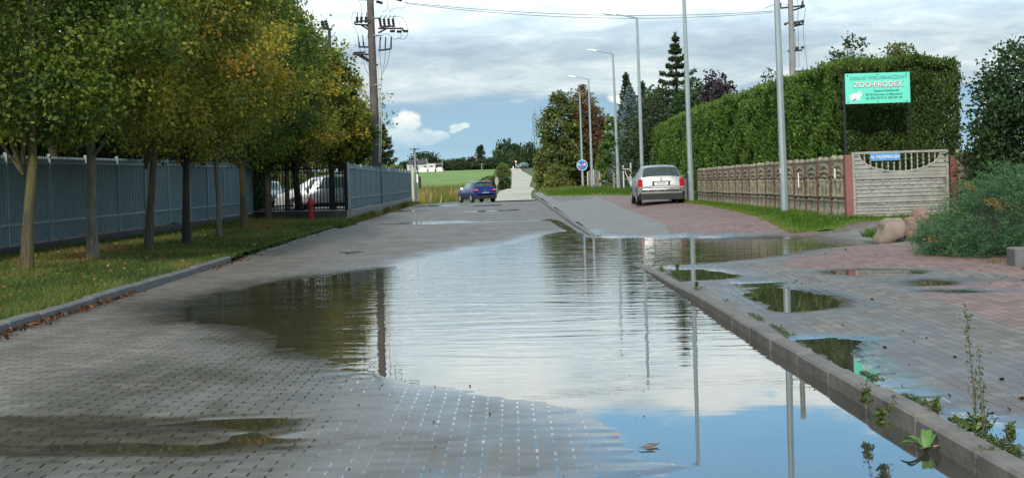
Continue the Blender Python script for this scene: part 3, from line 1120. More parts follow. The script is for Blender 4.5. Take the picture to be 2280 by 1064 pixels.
P = scatter([(-5.50, 12.5), (-5.50, 28), (-5.45, 36), (-5.40, 44), (-5.2, 47.5), (-6.0, 52.2), (-9.95, 54.5), (-9.95, 12.5)], 120000, 5, 12.5, 55)
zz = zt(P[:, 0], P[:, 1])
dens = fbm(P[:, 0] * .9, P[:, 1] * .45, 77, 3)
r_ = np.random.default_rng(2)
fence_edge = smooth(-9.2, -9.9, P[:, 0])
h = (.035 + r_.random(len(P)) * .06) * (0.6 + dens * .8) + fence_edge * .12 * r_.random(len(P)) + (P[:, 1] > 44) * .12 * r_.random(len(P))
brown = np.exp(-((P[:, 0] + 8.6) / .9) ** 2) * smooth(20, 24, P[:, 1]) * .22
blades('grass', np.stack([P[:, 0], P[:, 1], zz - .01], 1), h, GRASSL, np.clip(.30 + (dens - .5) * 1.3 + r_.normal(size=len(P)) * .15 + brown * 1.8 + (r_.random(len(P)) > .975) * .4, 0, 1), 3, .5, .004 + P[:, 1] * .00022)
P = scatter(RV, 90000, 6, 27, 112)
zz = sidez(P[:, 0][None], P[:, 1][None])[0] + .01
s = sdpoly(P, RV)
h = (.05 + r_.random(len(P)) * .09) * np.clip(s * 1.5 + .35, .35, 1.25) + (P[:, 1] > 80) * .10 * r_.random(len(P)) + smooth(7.2, 7.6, P[:, 0]) * (P[:, 1] > 36) * (P[:, 1] < 62) * .15 * r_.random(len(P))
blades('grass', np.stack([P[:, 0], P[:, 1], zz - .0], 1), h, GRASSM, np.clip(.42 + r_.normal(size=len(P)) * .17 + (1 - np.clip(s, 0, .35) / .35) * .3, 0, 1), 4, .45, .006 + P[:, 1] * .00022)
# rank weeds between the crossing and the field
n = 34000
x = r_.uniform(-26, -2.6, n)
y = r_.uniform(111, 176, n)
ok = (x < np.interp(y, [111, 125, 140, 176], [-6.6, -4.3, -2.8, -2.6]))
x, y = x[ok], y[ok]
zz = zt(np.full_like(x, -1.0), y)
blades('tall_grass', np.stack([x, y, zz], 1), (.45 + fbm(x * .4, y * .25, 9, 3) * 1.1) * (.5 + .7 * r_.random(len(x))), WEEDM, np.clip(.15 + fbm(x * .35, y * .15, 19, 3) * .8 + r_.normal(size=len(x)) * .15, 0, 1), 8, .18, np.full(len(x), .045))
n = 5000
x = r_.uniform(2.6, 9, n)
y = r_.uniform(112, 175, n)
ok = x > np.interp(y, [112, 140, 175], [2.6, 2.4, 2.8])
x, y = x[ok], y[ok]
blades('tall_grass', np.stack([x, y, zt(x, y)], 1), .15 + .3 * r_.random(len(x)), WEEDM, np.clip(.3 + r_.normal(size=len(x)) * .2, 0, 1), 9, .25, np.full(len(x), .04))
# growth along the foot of the second fence
P = np.stack([-5.95 + np.abs(r_.normal(size=5000)) * .22, r_.uniform(51, 88, 5000)], 1)
dn = vnoise(P[:, 0] * .1, P[:, 1] * .45, 4)
P = P[dn > .42]
blades('grass', np.stack([P[:, 0], P[:, 1], zt(P[:, 0] * 0, P[:, 1])], 1), .06 + .22 * r_.random(len(P)), GRASSL, np.clip(.6 + r_.normal(size=len(P)) * .22, 0, 1), 12, .4, np.full(len(P), .018))


# ------------------------------------------------------------------ trees
def prof_ovoid(hh):
    return np.sin(np.clip(hh, 0, 1) ** .62 * PI) ** .62


def crown_points(n, ncl, R, z0, z1, seed, spread=.26, prof=prof_ovoid, lobes=.22, inner=.5):
    r = np.random.default_rng(seed)
    hh = r.random(ncl * 3) * .98 + .01
    pr = prof(hh)
    keep = r.random(len(hh)) < pr ** 1.1
    hh = hh[keep][:ncl]
    pr = pr[keep][:ncl]
    m = len(hh)
    an = r.random(m) * 2 * PI
    rr = (inner + (1 - inner) * r.random(m) ** .6)
    lob = 1 + lobes * (vnoise(an * 1.6 + seed, hh * 5, seed) - .5) * 2
    rad_ = R * pr * rr * lob
    C = np.stack([np.cos(an) * rad_, np.sin(an) * rad_, z0 + (z1 - z0) * hh], 1)
    per = n // m
    sp = spread * R * (.6 + .7 * r.random(m))
    L = C[:, None, :] + np.clip(r.normal(size=(m, per, 3)), -1.9, 1.9) * sp[:, None, None] * np.array([1, 1, .72])
    ct = r.normal(size=m) * .19
    lt = ct[:, None] + r.normal(size=(m, per)) * .10
    # outer tips turn first
    out = np.hypot(L[..., 0], L[..., 1]) / (R + .01)
    lt = lt + .12 * (out - .6)
    return L.reshape(-1, 3), lt.ravel(), C


def branch_mesh(C, H0, trunk_top, r0, seed, k=14, fork=False):
    r = random.Random(seed)
    mb = MB()
    idx = list(range(len(C)))
    r.shuffle(idx)
    for i in idx[:k]:
        c = Vector(C[i])
        s = Vector((0, 0, r.uniform(H0 * .8, max(H0 * 1.05, min(c.z * .8, trunk_top)))))
        mid = s.lerp(c, .5) + Vector((0, 0, .15 * (c - s).length))
        mb.tube([s, mid, s.lerp(c, .95)], [r0 * .38, r0 * .2, r0 * .06], 5)
    return mb


def make_tree(name, label, cat, loc, R, z0, H, leaf, nleaf, mat, bark, r0=.12, seed=1, ncl=150, group=None, prof=prof_ovoid, tintbase=.42, lean=(0, 0), spread=.2, rotz=0, lobes=.22, vis_limbs=14, bend=0, inner=.5):
    t_ = thing(name, label, cat, loc, rotz, group)
    L, lt, C = crown_points(nleaf, ncl, R, z0, H, seed, spread, prof, lobes, inner)
    off = np.array([lean[0], lean[1], 0.0])
    L = L + off
    C = C + off
    keep = L[:, 2] > z0 * .86
    L, lt = L[keep], lt[keep]
    rr = np.random.default_rng(seed + 5)
    me = leafmesh('crown', L, leaf * (.6 + .8 * rr.random(len(L))), np.clip(tintbase + lt, 0, 1), .1, seed)
    link('crown', me, mat, t_)
    rnd = random.Random(seed)
    pts = []
    rs = []
    Ht = z0 + (H - z0) * .72
    for k in range(8):
        f = k / 7
        z = -0.12 + (Ht + .12) * f
        pts.append((lean[0] * f * 1.0 + rnd.uniform(-.02, .02) + bend * math.sin(f * PI * 1.3) * .25, lean[1] * f + rnd.uniform(-.02, .02), z))
        rs.append(r0 * (1.0 - .72 * f) * (1.25 if k == 0 else 1))
    mb = MB().tube(pts, rs, 10)
    mb.build('trunk', bark, t_, True)
    if vis_limbs:
        branch_mesh(C, z0 * .9, Ht, r0, seed, vis_limbs).build('limb', bark, t_, True)
    return t_


LG = 'trees in the row on the left grass verge'
row = [  # px, py foot, z, radius, top, material, trunk r, bark, lean, tint, label
    (58, 600, .2, 1.85, 8.0, LEAF_GREEN, .10, BARKY, (.25, 0), .46, 'nearest verge tree with a thick lichen-yellow trunk and green leaves at the far left'),
    (207, 577, .2, 1.9, 8.4, LEAF_OLIVE, .105, BARKB, (.02, 0), .40, 'second verge tree from the left, with a straight grey trunk and olive crown'),
    (330, 555, .2, 2.0, 8.4, LEAF_OLIVE, .09, BARK, (.5, 0), .44, 'third verge tree from the left, its trunk forking under a yellowing crown'),
    (417, 541, .2, 1.9, 8.6, LEAF_OLIVE, .095, BARKD, (.05, 0), .40, 'fourth verge tree from the left, with a dark upright trunk'),
    (488, 527, .19, 1.85, 8.3, LEAF_OLIVE, .07, BARKB, (-.25, 0), .47, 'verge tree with a thin pale trunk leaning left and orange leaf tips'),
    (545, 508, .15, 2.3, 9.6, LEAF_GREEN, .11, BARKY, (-.1, 0), .42, 'verge tree in front of the start of the black railing, with a mossy trunk'),
    (598, 489, .12, 2.1, 9.8, LEAF_GREEN, .12, BARK, (0, .2), .36, 'dark green verge tree in front of the middle of the black railing'),
    (640, 486, .10, 1.9, 9.0, LEAF_OLIVE, .09, BARKB, (0, 0), .38, 'slim pale-trunked verge tree just left of the silver people carrier'),
    (668, 488, .10, 1.7, 7.9, LEAF_OLIVE, .15, BARKD, (-.5, 0), .42, 'verge tree with a dark leaning trunk beside the red hydrant'),
]
for i, (px, py, z, R, H, mt, r0, bk, ln, tb, lab) in enumerate(row):
    x, y = gz(px, py, z)
    z0 = 2.15 if i < 5 else 2.1
    make_tree('linden_tree', lab, 'tree', (x, y, ztf(x, y)), R, z0, H, .09 if i < 5 else .11, 36000 if i < 5 else 28000, mt, bk, r0, 40 + i, 250, LG, lean=ln, tintbase=tb + (-.05, .02, .05, -.04, .05, -.10, -.02, .02, .03)[i], spread=.135, lobes=.38, inner=.42, bend=(.3 if i in (0, 4) else .05))
# the further ones behind, their crowns reach over the second fence
for i, (px, D, R, H, mt, tb, z0, lab) in enumerate([
        (738, 62, 1.45, 7.2, LEAF_OLIVE, .40, 2.2, 'russet-tipped tree behind the corner where black railing meets the sheet fence'),
        (775, 63, 1.0, 5.6, LEAF_GREEN, .32, 2.0, 'dark leafy tree hanging over the second fence just left of the utility pole'),
        (690, 70, 3.0, 9.0, LEAF_OLIVE, .42, 2.2, 'tall tree rising behind the silver people carrier in the yard'),
        (560, 75, 3.0, 8.6, LEAF_GREEN, .35, 2.0, 'green tree in the yard behind the silver hatchback'),
        (380, 46, 2.4, 9.8, LEAF_GREEN, .34, 3.0, 'dark green tree behind the long sheet fence, between the third and fourth verge trees'),
        (120, 36, 2.4, 10.0, LEAF_GREEN, .30, 3.4, 'dark tree behind the long sheet fence, nearest the left edge')]):
    x = (px - HX) / F * D
    make_tree('linden_tree', lab, 'tree', (x, D, .1), R, z0, H, .16, 15000, mt, BARKD, .15, 70 + i, 190, 'trees behind the left fences', tintbase=tb, spread=.15, lobes=.36)


def make_conifer(name, label, loc, R, H, mat, seed, gap=.5, z0=.6, leaf=.22, n=9000, droop=.25, sparse=False, group=None):
    t_ = thing(name, label, 'tree', loc, 0, group)
    r = np.random.default_rng(seed)
    Ls, Ts, dirs = [], [], []
    mb = MB()
    z = z0
    levels = []
    while z < H * .985:
        levels.append(z)
        z += gap * (1 - .5 * (z / H)) * (.8 + .4 * r.random())
    per = n // (len(levels) * 6)
    for z in levels:
        f = (z - z0) / (H - z0)
        rad_ = R * (1 - f) ** (.85 if not sparse else 1.4) + .07 + (.35 if sparse and r.random() < .5 else 0) * (1 - f)
        k = 6 if f < .8 else 5
        a0 = r.random() * 6.28
        for j in range(k):
            a = a0 + j * 2 * PI / k + r.normal() * .2
            ln = rad_ * (.65 + .5 * r.random())
            ss = r.random(per) ** .7
            sw = .16 * ln * (1.15 - ss) + .04
            x = np.cos(a) * ln * ss + r.normal(size=per) * sw * .8
            y = np.sin(a) * ln * ss + r.normal(size=per) * sw * .8
            zz_ = z + (-droop * ss + .28 * ss ** 3) * ln + r.normal(size=per) * .06 * (1 + ln * .3)
            Ls.append(np.stack([x, y, zz_], 1))
            Ts.append(.35 + ss * .25 + r.normal(size=per) * .15)
            dirs.append(np.stack([np.full(per, np.cos(a)), np.full(per, np.sin(a)), np.full(per, .25)], 1) + r.normal(size=(per, 3)) * .5)
            mb.tube([(0, 0, z), (np.cos(a) * ln * .5, np.sin(a) * ln * .5, z - droop * .5 * ln * .8), (np.cos(a) * ln, np.sin(a) * ln, z + (.28 - droop) * ln)], [.035 * (1.2 - f), .02, .008], 4)
    # leader
    m2 = 90
    Ls.append(np.stack([r.normal(size=m2) * .05, r.normal(size=m2) * .05, H * .93 + r.random(m2) * H * .07], 1))
    Ts.append(np.full(m2, .5))
    dirs.append(np.tile([0, 0, 1.0], (m2, 1)))
    L = np.concatenate(Ls)
    T = np.clip(np.concatenate(Ts), 0, 1)
    dd = np.concatenate(dirs)
    me = leafmesh('crown', L, leaf * (.6 + .7 * r.random(len(L))), T, 0, seed, .35, dd)
    link('crown', me, mat, t_)
    MB().tube([(0, 0, -.1), (0, 0, H * .5), (0, 0, H)], [.02 * H, .012 * H, .01], 8).build('trunk', BARKD, t_, True)
    mb.build('limb', BARKD, t_)
    return t_


# spruce behind the utility pole
make_conifer('spruce_tree', 'dark spruce behind the second sheet fence, branches showing right of the utility pole', ((850 - HX) / F * 100, 100, -.3), 1.9, 5.8, LEAF_SPRUCE, 5, .45, .5, .28, 7000)
make_tree('green_tree', 'light green tree between the utility pole and the verge trees, over the fence', 'tree', ((822 - HX) / F * 92, 92, -.3), .8, .6, 4.0, .2, 3000, LEAF_BUSH, BARK, .1, 90, 90, tintbase=.4)
make_conifer('spruce_tree', 'tall ragged spruce with a bare pointed tip rising above the long hedge', (at(1513, 389, 92).x, 92, .2), 5.2, 10.1, LEAF_SPRUCE, 15, .72, 1.0, .22, 16000, .10, True)
make_conifer('blue_spruce', 'silvery blue spruce between the two middle lamp posts', (at(1408, 389, 112).x, 112, .1), 1.9, 8.0, LEAF_BLUE, 25, .34, .5, .26, 11000, .2)
make_conifer('spruce_tree', 'dark spruce with a narrow top just behind the blue spruce', (at(1400, 389, 124).x, 124, .0), 2.0, 10.0, LEAF_SPRUCE, 35, .4, .5, .28, 6000, .2)
make_conifer('spruce_tree', 'small dark spruce standing right of the blue spruce', (at(1436, 389, 118).x, 118, .0), 2.2, 8.8, LEAF_SPRUCE, 36, .5, .5, .28, 5000, .2)
make_tree('green_tree', 'dense dark green tree around the foot of the ragged spruce', 'tree', (at(1480, 389, 96).x, 96, .2), 2.6, .6, 6.6, .25, 9000, LEAF_DARK, BARKD, .12, 101, 110, tintbase=.5)
make_tree('green_tree', 'dark green tree right of the ragged spruce, above the hedge', 'tree', (at(1560, 389, 88).x, 88, .2), 2.2, .6, 6.9, .25, 8000, LEAF_DARK, BARKD, .12, 102, 100, tintbase=.45)
make_tree('purple_tree', 'purple-leaved plum tree poking above the hedge left of the rust shrub tip', 'tree', (at(1592, 389, 80).x, 80, .2), .7, 2.5, 6.6, .18, 2600, LEAF_PURPLE, BARKD, .08, 103, 60, tintbase=.45, spread=.28)
make_tree('purple_tree', 'smaller purple-leaved tree poking above the hedge, the right one of two', 'tree', (at(1617, 389, 78).x, 78, .2), .6, 2.5, 6.4, .18, 2200, LEAF_PURPLE, BARKD, .08, 104, 60, tintbase=.4, spread=.28)


def prof_col(hh):
    return np.clip(np.minimum(hh * 9, 1), 0, 1) * (1 - np.clip((hh - .45) / .55, 0, 1) ** 1.7) ** .8 + .02


for k, (px, D, R, H, lab) in enumerate([(1365, 122, .95, 6.4, 'columnar thuja just left of the leaning lamp post'), (1349, 126, .7, 4.6, 'short columnar thuja beside the grey plank fence')]):
    make_tree('thuja_tree', lab, 'tree', (at(px, 389, D).x, D, -.05), R, .1, H, .22, 8000, LEAF_THUJA, BARKD, .08, 110 + k, 140, prof=prof_col, tintbase=.45, spread=.14, vis_limbs=0, inner=.7)
# trees at the far right corner of the crossing
make_tree('bush_tree', 'spreading light green bush at the right edge of the pale track', 'tree', (at(1229, 389, 150).x, 150, -.4), 1.65, .1, 6.0, .26, 13000, LEAF_BUSH, BARK, .1, 120, 150, tintbase=.42, spread=.18, prof=lambda h: np.clip(np.minimum(h * 8 + .55, 1), 0, 1) * (1 - h ** 1.6) ** .6)
make_tree('chestnut_tree', 'green tree behind the light bush, left of the rust-brown one', 'tree', (at(1250, 389, 148).x, 148, -.4), 2.3, .6, 10.3, .28, 14000, LEAF_BUSH, BARK, .14, 121, 170, tintbase=.28, spread=.17)
make_tree('chestnut_tree', 'rust-brown chestnut tree behind the two farthest lamp posts', 'tree', (at(1304, 389, 150).x, 150, -.3), 2.3, .3, 9.9, .28, 18000, LEAF_RUST, BARKD, .16, 122, 210, tintbase=.45, spread=.17, prof=lambda h: np.clip(np.minimum(h * 6 + .5, 1), 0, 1) * (1 - h ** 2.2) ** .65)
make_tree('chestnut_tree', 'thin-topped brown and olive tree rising behind the chestnut', 'tree', (at(1298, 389, 165).x, 165, -.3), 1.5, 6.0, 12.1, .28, 3200, LEAF_RUST, BARKD, .12, 123, 60, tintbase=.75, spread=.22)
make_tree('chestnut_tree', 'brown-leaved tree right of the chestnut, above the plank fence', 'tree', (at(1335, 389, 152).x, 152, -.3), 1.6, .3, 8.6, .26, 8000, LEAF_RUST, BARKD, .12, 124, 110, tintbase=.5, spread=.2)
make_tree('bush_tree', 'low olive bush spilling onto the grass under the chestnut', 'bush', (at(1240, 389, 141).x, 141, -.25), 1.1, .05, 2.6, .2, 5000, LEAF_BUSH, BARK, .05, 125, 80, tintbase=.45, spread=.22, prof=lambda h: (1 - h ** 1.8) ** .6, vis_limbs=0)
# scrub along the track
for k, (px, D, R, H, mt, tb, lab) in enumerate([
        (1120, 190, .85, 2.0, LEAF_FAR, .6, 'round dark bush beside the pale track, nearer one'),
        (1088, 205, 1.3, 1.6, LEAF_BUSH, .2, 'wide brownish bush left of the pale track'),
        (1121, 330, 1.5, 3.0, LEAF_BUSH, .45, 'green bush at the top left of the pale track'),
        (1080, 190, .9, 1.3, LEAF_RUST, .5, 'reddish brown bush at the edge of the field'),
        (1204, 260, 1.1, 2.0, LEAF_BUSH, .4, 'green bush right of the pale track'),
        (1212, 200, 1.0, 2.0, LEAF_BUSH, .45, 'green bush at the right track edge, nearer one')]):
    x = (px - HX) / F * D
    make_tree('bush', lab, 'bush', (x, D, float(zt(0, D))), R, .0, H, .32, 3500, mt, BARKD, .05, 130 + k, 60, 'bushes along the pale track', tintbase=tb, spread=.2, prof=lambda h: (1 - h ** 1.8) ** .6, vis_limbs=0)

# ---- distant tree line
far = [(948, 470, 7.5, 9.6), (925, 480, 5, 7), (975, 490, 5, 6), (905, 480, 4, 5.5), (1000, 500, 5, 6.6), (1018, 490, 6, 6.2), (1040, 500, 5, 7.6), (1056, 485, 4, 6.6), (1092, 490, 5, 6.5), (1108, 480, 5, 7.8),
       (1135, 470, 6.5, 12.2), (1160, 490, 5, 9), (1178, 480, 5, 11.6), (1200, 480, 6, 9), (1225, 490, 6, 9), (985, 465, 4, 4.6), (1030, 470, 5, 5), (1070, 470, 5, 5), (1150, 460, 4, 6), (1098, 462, 4, 5), (1120, 465, 4, 6), (1250, 500, 7, 10), (1290, 500, 7, 10), (1340, 500, 7, 9)]
proto = None
FARG = 'trees in the distant tree line'
wh = ['nearest the white house', 'left of the mast', 'near the poplar', 'at the end of the pale track']
for k, (px, D, R, H) in enumerate(far):
    R, H = R * .72, H - 3.6 if H > 7 else H * .58
    x = (px - HX) / F * D
    lab = ('broad round dark tree behind the white house' if k == 0 else 'tall rounded dark tree at the head of the pale track' if k == 10 else 'tall tree left of the distant mast' if k == 12 else 'dark green tree in the distant tree line beyond the field')
    if k < 4:
        o = make_tree('distant_tree', lab, 'tree', (x, D, 3.4), R, .3, H, .75, 3000, LEAF_FAR, BARKD, .3, 200 + k, 70, FARG, tintbase=.28 + .07 * (k % 3), spread=.17, vis_limbs=0, prof=lambda h: np.clip(np.minimum(h * 6 + .6, 1), 0, 1) * (1 - h ** 2.4) ** .6)
        if proto is None:
            proto = []
        proto.append((o, R, H))
    else:
        o, r1, h1 = proto[k % 4]
        copytree(o, (x, D, 3.4 if D < 520 else 4), k * 1.7, lab, (R / r1, R / r1, H / h1))
for k in range(16):
    o, r1, h1 = proto[k % 4]
    copytree(o, (-70 - k * 11 - random.uniform(0, 6), 440 + random.uniform(-20, 60), 3.3), k * 1.1, 'dark green tree in the distant tree line beyond the field', (1.1, 1.1, 1.1))
x = (1072 - HX) / F * 480
make_tree('poplar_tree', 'tall narrow poplar standing above the distant tree line', 'tree', (x, 478, 3.4), 1.5, .3, 8.0, .6, 2600, LEAF_FAR, BARKD, .3, 230, 60, tintbase=.2, spread=.28, prof=prof_col, vis_limbs=0)


# ------------------------------------------------------------------ HEDGE
def hedge(name, label, path, thick, tops, base, mat, n, seed, loc, coreM, leaf=.16):
    """path: list of (x,y) of the face; leaves on face and top, dark twiggy core"""
    t_ = thing(name, label, 'hedge', (loc[0], loc[1], 0))
    r = np.random.default_rng(seed)
    pts = np.array(path, float)
    seg = np.diff(pts, axis=0)
    ln = np.hypot(seg[:, 0], seg[:, 1])
    cum = np.concatenate([[0], np.cumsum(ln)])
    tot = cum[-1]
    # face samples, denser near the viewer
    yn = pts[:, 1]
    s = r.random(n * 3) * tot
    px = np.interp(s, cum, pts[:, 0])
    py = np.interp(s, cum, pts[:, 1])
    keep = r.random(len(s)) < (yn.min() / py) ** 1.5
    s, px, py = s[keep][:n], px[keep][:n], py[keep][:n]
    k = len(s)
    idx = np.clip(np.searchsorted(cum, s) - 1, 0, len(seg) - 1)
    tx, ty = seg[idx, 0] / ln[idx], seg[idx, 1] / ln[idx]
    nx, ny = -ty, tx      # outward normal, left of travel
    top = np.interp(s, np.linspace(0, tot, len(tops)), tops) + (fbm(s * .9, s * 0, seed, 3) - .5) * .25
    bz = np.interp(s, np.linspace(0, tot, len(base)), base)
    f = r.random(k)
    istop = r.random(k) < .22
    z = np.where(istop, top + r.normal(size=k) * .06, bz + (top - bz) * f)
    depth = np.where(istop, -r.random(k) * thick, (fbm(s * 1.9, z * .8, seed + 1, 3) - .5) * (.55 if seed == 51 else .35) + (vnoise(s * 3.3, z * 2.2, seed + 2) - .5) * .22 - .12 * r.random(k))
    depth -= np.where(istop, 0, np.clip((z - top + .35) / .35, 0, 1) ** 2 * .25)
    jag = np.where(istop, vnoise(s * 4, depth * 4, seed + 7) * .18, 0)
    X = px + nx * depth + r.normal(size=k) * .03
    Y = py + ny * depth + r.normal(size=k) * .03
    Z = z + jag
    sc = .55 + .45 * (Y / 33.0)
    D = np.stack([nx * .5, ny * .5, np.full(k, 1.1)], 1) + r.normal(size=(k, 3)) * .4
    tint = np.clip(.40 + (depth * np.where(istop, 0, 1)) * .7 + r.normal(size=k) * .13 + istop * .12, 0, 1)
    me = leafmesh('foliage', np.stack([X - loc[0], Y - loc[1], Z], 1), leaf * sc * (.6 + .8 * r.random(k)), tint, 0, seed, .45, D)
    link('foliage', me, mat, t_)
    # core: closed strip wall set back inside
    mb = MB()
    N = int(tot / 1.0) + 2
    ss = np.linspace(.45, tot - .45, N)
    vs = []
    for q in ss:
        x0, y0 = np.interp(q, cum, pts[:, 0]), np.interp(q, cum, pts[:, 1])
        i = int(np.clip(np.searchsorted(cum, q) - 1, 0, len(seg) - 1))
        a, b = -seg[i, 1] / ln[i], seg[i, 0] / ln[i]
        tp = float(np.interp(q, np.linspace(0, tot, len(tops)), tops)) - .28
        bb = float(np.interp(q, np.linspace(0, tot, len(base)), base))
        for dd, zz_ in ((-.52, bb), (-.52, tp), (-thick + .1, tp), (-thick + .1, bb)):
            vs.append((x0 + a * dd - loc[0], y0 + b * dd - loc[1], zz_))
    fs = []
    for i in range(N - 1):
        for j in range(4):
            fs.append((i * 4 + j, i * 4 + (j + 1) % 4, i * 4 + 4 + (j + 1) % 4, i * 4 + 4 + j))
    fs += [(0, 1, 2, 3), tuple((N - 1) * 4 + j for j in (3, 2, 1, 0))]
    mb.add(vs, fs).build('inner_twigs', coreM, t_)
    return t_


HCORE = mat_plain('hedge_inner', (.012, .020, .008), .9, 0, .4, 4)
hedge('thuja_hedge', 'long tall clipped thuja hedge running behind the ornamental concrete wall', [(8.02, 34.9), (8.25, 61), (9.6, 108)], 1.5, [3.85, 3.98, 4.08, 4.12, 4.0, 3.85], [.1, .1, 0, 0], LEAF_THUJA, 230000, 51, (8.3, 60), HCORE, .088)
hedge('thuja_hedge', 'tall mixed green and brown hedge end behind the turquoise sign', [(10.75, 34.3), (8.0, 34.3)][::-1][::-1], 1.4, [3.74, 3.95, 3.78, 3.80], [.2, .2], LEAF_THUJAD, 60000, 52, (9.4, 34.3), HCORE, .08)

hedge('yard_hedge', 'dark green hedge closing off the yard behind the long sheet fence', [(-13.4, 80), (-13.4, 18)], 1.6, [4.4, 4.8, 4.2, 4.6], [.1, .1], LEAF_DARK, 40000, 53, (-13.4, 50), HCORE, .30)
hedge('yard_hedge', 'low green hedge at the back of the yard behind the parked cars', [(-7.2, 94), (-30, 94)], 1.6, [2.1, 2.5, 2.4, 2.2], [-.3, -.1], LEAF_BUSH, 12000, 54, (-18, 94), HCORE, .14)
# shrub filling the right edge
make_tree('lilac_shrub', 'tall loose dark shrub at the right edge behind the juniper', 'shrub', (11.5, 31.5, .15), 1.35, .1, 4.0, .10, 22000, LEAF_DARK, BARKD, .06, 301, 260, tintbase=.32, spread=.17, prof=lambda h: np.clip(np.minimum(h * 3 + .7, 1), 0, 1) * (1 - h ** 2.6) ** .5, vis_limbs=20)
make_tree('lilac_shrub', 'large dark shrub mass beyond the right edge of the juniper', 'shrub', (13.2, 32.5, .15), 1.7, .1, 4.4, .11, 12000, LEAF_DARK, BARKD, .06, 302, 200, tintbase=.3, spread=.17, prof=lambda h: np.clip(np.minimum(h * 3 + .7, 1), 0, 1) * (1 - h ** 2.6) ** .5)
# small trees over the hedge
make_tree('young_tree', 'sparse young tree with dark leaves sticking up over the hedge left of the sign', 'tree', (at(1905, 389, 46).x, 46, .1), .75, 3.6, 5.75, .10, 1500, LEAF_DARK, BARKD, .05, 303, 70, tintbase=.3, spread=.13, inner=.1)
make_tree('young_tree', 'thin curly twigs of a small tree above the hedge, left of the sign', 'tree', (at(1858, 389, 47).x, 47, .1), .5, 3.8, 5.2, .08, 420, LEAF_DARK, BARKD, .04, 304, 40, tintbase=.2, spread=.15, inner=.1, vis_limbs=26)
make_tree('young_tree', 'wispy twigs with few leaves above the hedge beside the big lamp post', 'tree', (at(1725, 389, 52).x, 52, .1), .45, 4.0, 5.0, .09, 260, LEAF_DARK, BARKD, .04, 305, 30, tintbase=.3, spread=.15, inner=.1, vis_limbs=20)
make_tree('young_tree', 'brownish bush top showing above the hedge behind the sign', 'tree', (at(2010, 389, 37).x, 37, .1), .7, 3.0, 4.55, .09, 2200, LEAF_THUJAD, BARKD, .04, 306, 50, tintbase=.8, spread=.2, inner=.2)


# juniper
def juniper():
    t_ = thing('juniper_bush', 'spreading blue-green juniper bush beside the red paving', 'bush', (8.12, 21.6, .1))
    r = np.random.default_rng(77)
    k = 900
    Ls, Ts, Ds = [], [], []
    mb = MB()
    for i in range(k):
        # plume base on a mound, arching outward
        a = r.uniform(0, 2 * PI)
        q = r.random() ** .55
        bx, by = np.cos(a) * q * 1.75, np.sin(a) * q * 1.9
        hh = 1.10 * (1 - (q) ** 2.1) + .10 + r.normal() * .06
        if bx > .2:
            hh += .12
        ln = r.uniform(.28, .55) * (1.35 if r.random() < .22 else 1)
        dx_, dy_ = np.cos(a) * .9 + r.normal() * .35, np.sin(a) * .9 + r.normal() * .35
        up = .5 * (1 - q) + .12 + r.normal() * .15
        d = np.array([dx_, dy_, up])
        d /= np.linalg.norm(d)
        m_ = 110
        ss = r.random(m_)
        c = np.array([bx, by, hh * .92])
        pts = c + d * (ss[:, None] * ln) + np.array([0, 0, -.12]) * (ss[:, None] ** 2) * ln + r.normal(size=(m_, 3)) * (.05 * (1.1 - ss[:, None]) + .01)
        Ls.append(pts)
        Ts.append(np.clip(.30 + .35 * ss + r.normal() * .10 + r.normal(size=m_) * .08 + (r.random() > .985) * .6, 0, 1))
        Ds.append(np.tile(d, (m_, 1)) + r.normal(size=(m_, 3)) * .45)
    # skirt
    for i in range(340):
        a = r.uniform(0, 2 * PI)
        bx, by = np.cos(a) * 1.72, np.sin(a) * 1.85
        d = np.array([np.cos(a), np.sin(a), r.uniform(-.1, .25)])
        m_ = 90
        ss = r.random(m_)
        pts = np.array([bx, by, r.uniform(.02, .45)]) + d * ss[:, None] * r.uniform(.2, .42) + r.normal(size=(m_, 3)) * .04
        Ls.append(pts)
        Ts.append(np.clip(.22 + .3 * ss + r.normal(size=m_) * .1, 0, 1))
        Ds.append(np.tile(d, (m_, 1)) + r.normal(size=(m_, 3)) * .45)
    L = np.concatenate(Ls)
    L[:, 2] = np.maximum(L[:, 2], .01)
    me = leafmesh('foliage', L, .046 * (.6 + .8 * r.random(len(L))), np.concatenate(Ts), 0, 7, .17, np.concatenate(Ds))
    link('foliage', me, LEAF_JUNI, t_)
    # dark twiggy heart
    prof = [(1.55, -.05), (1.62, .12), (1.35, .55), (.9, .82), (.35, .98), (.05, 1.0)]
    MB().lathe(prof, (0, 0, 0), 20).build('inner_twigs', HCORE, t_, True)
    return t_


juniper()
# low plants between juniper and boulders
mx_, my_ = gz(2120, 590, .1)
n = 900
P = np.stack([r_.uniform(6.4, 8.6, n), r_.uniform(19.3, 19.9, n) + 0, np.full(n, .1)], 1)
blades('grass', P, .03 + .07 * r_.random(n), GRASSL, np.clip(.6 + r_.normal(size=n) * .25, 0, 1), 55, .8, np.full(n, .012))

# concrete planter edge at right
o = MB().bbox((7.72, 18.75, .20), (2.5, .34, .36), .02).build('planter_edge', KERBM)
tag(o, 'low concrete planter edge under the juniper at the right border', 'kerb block')


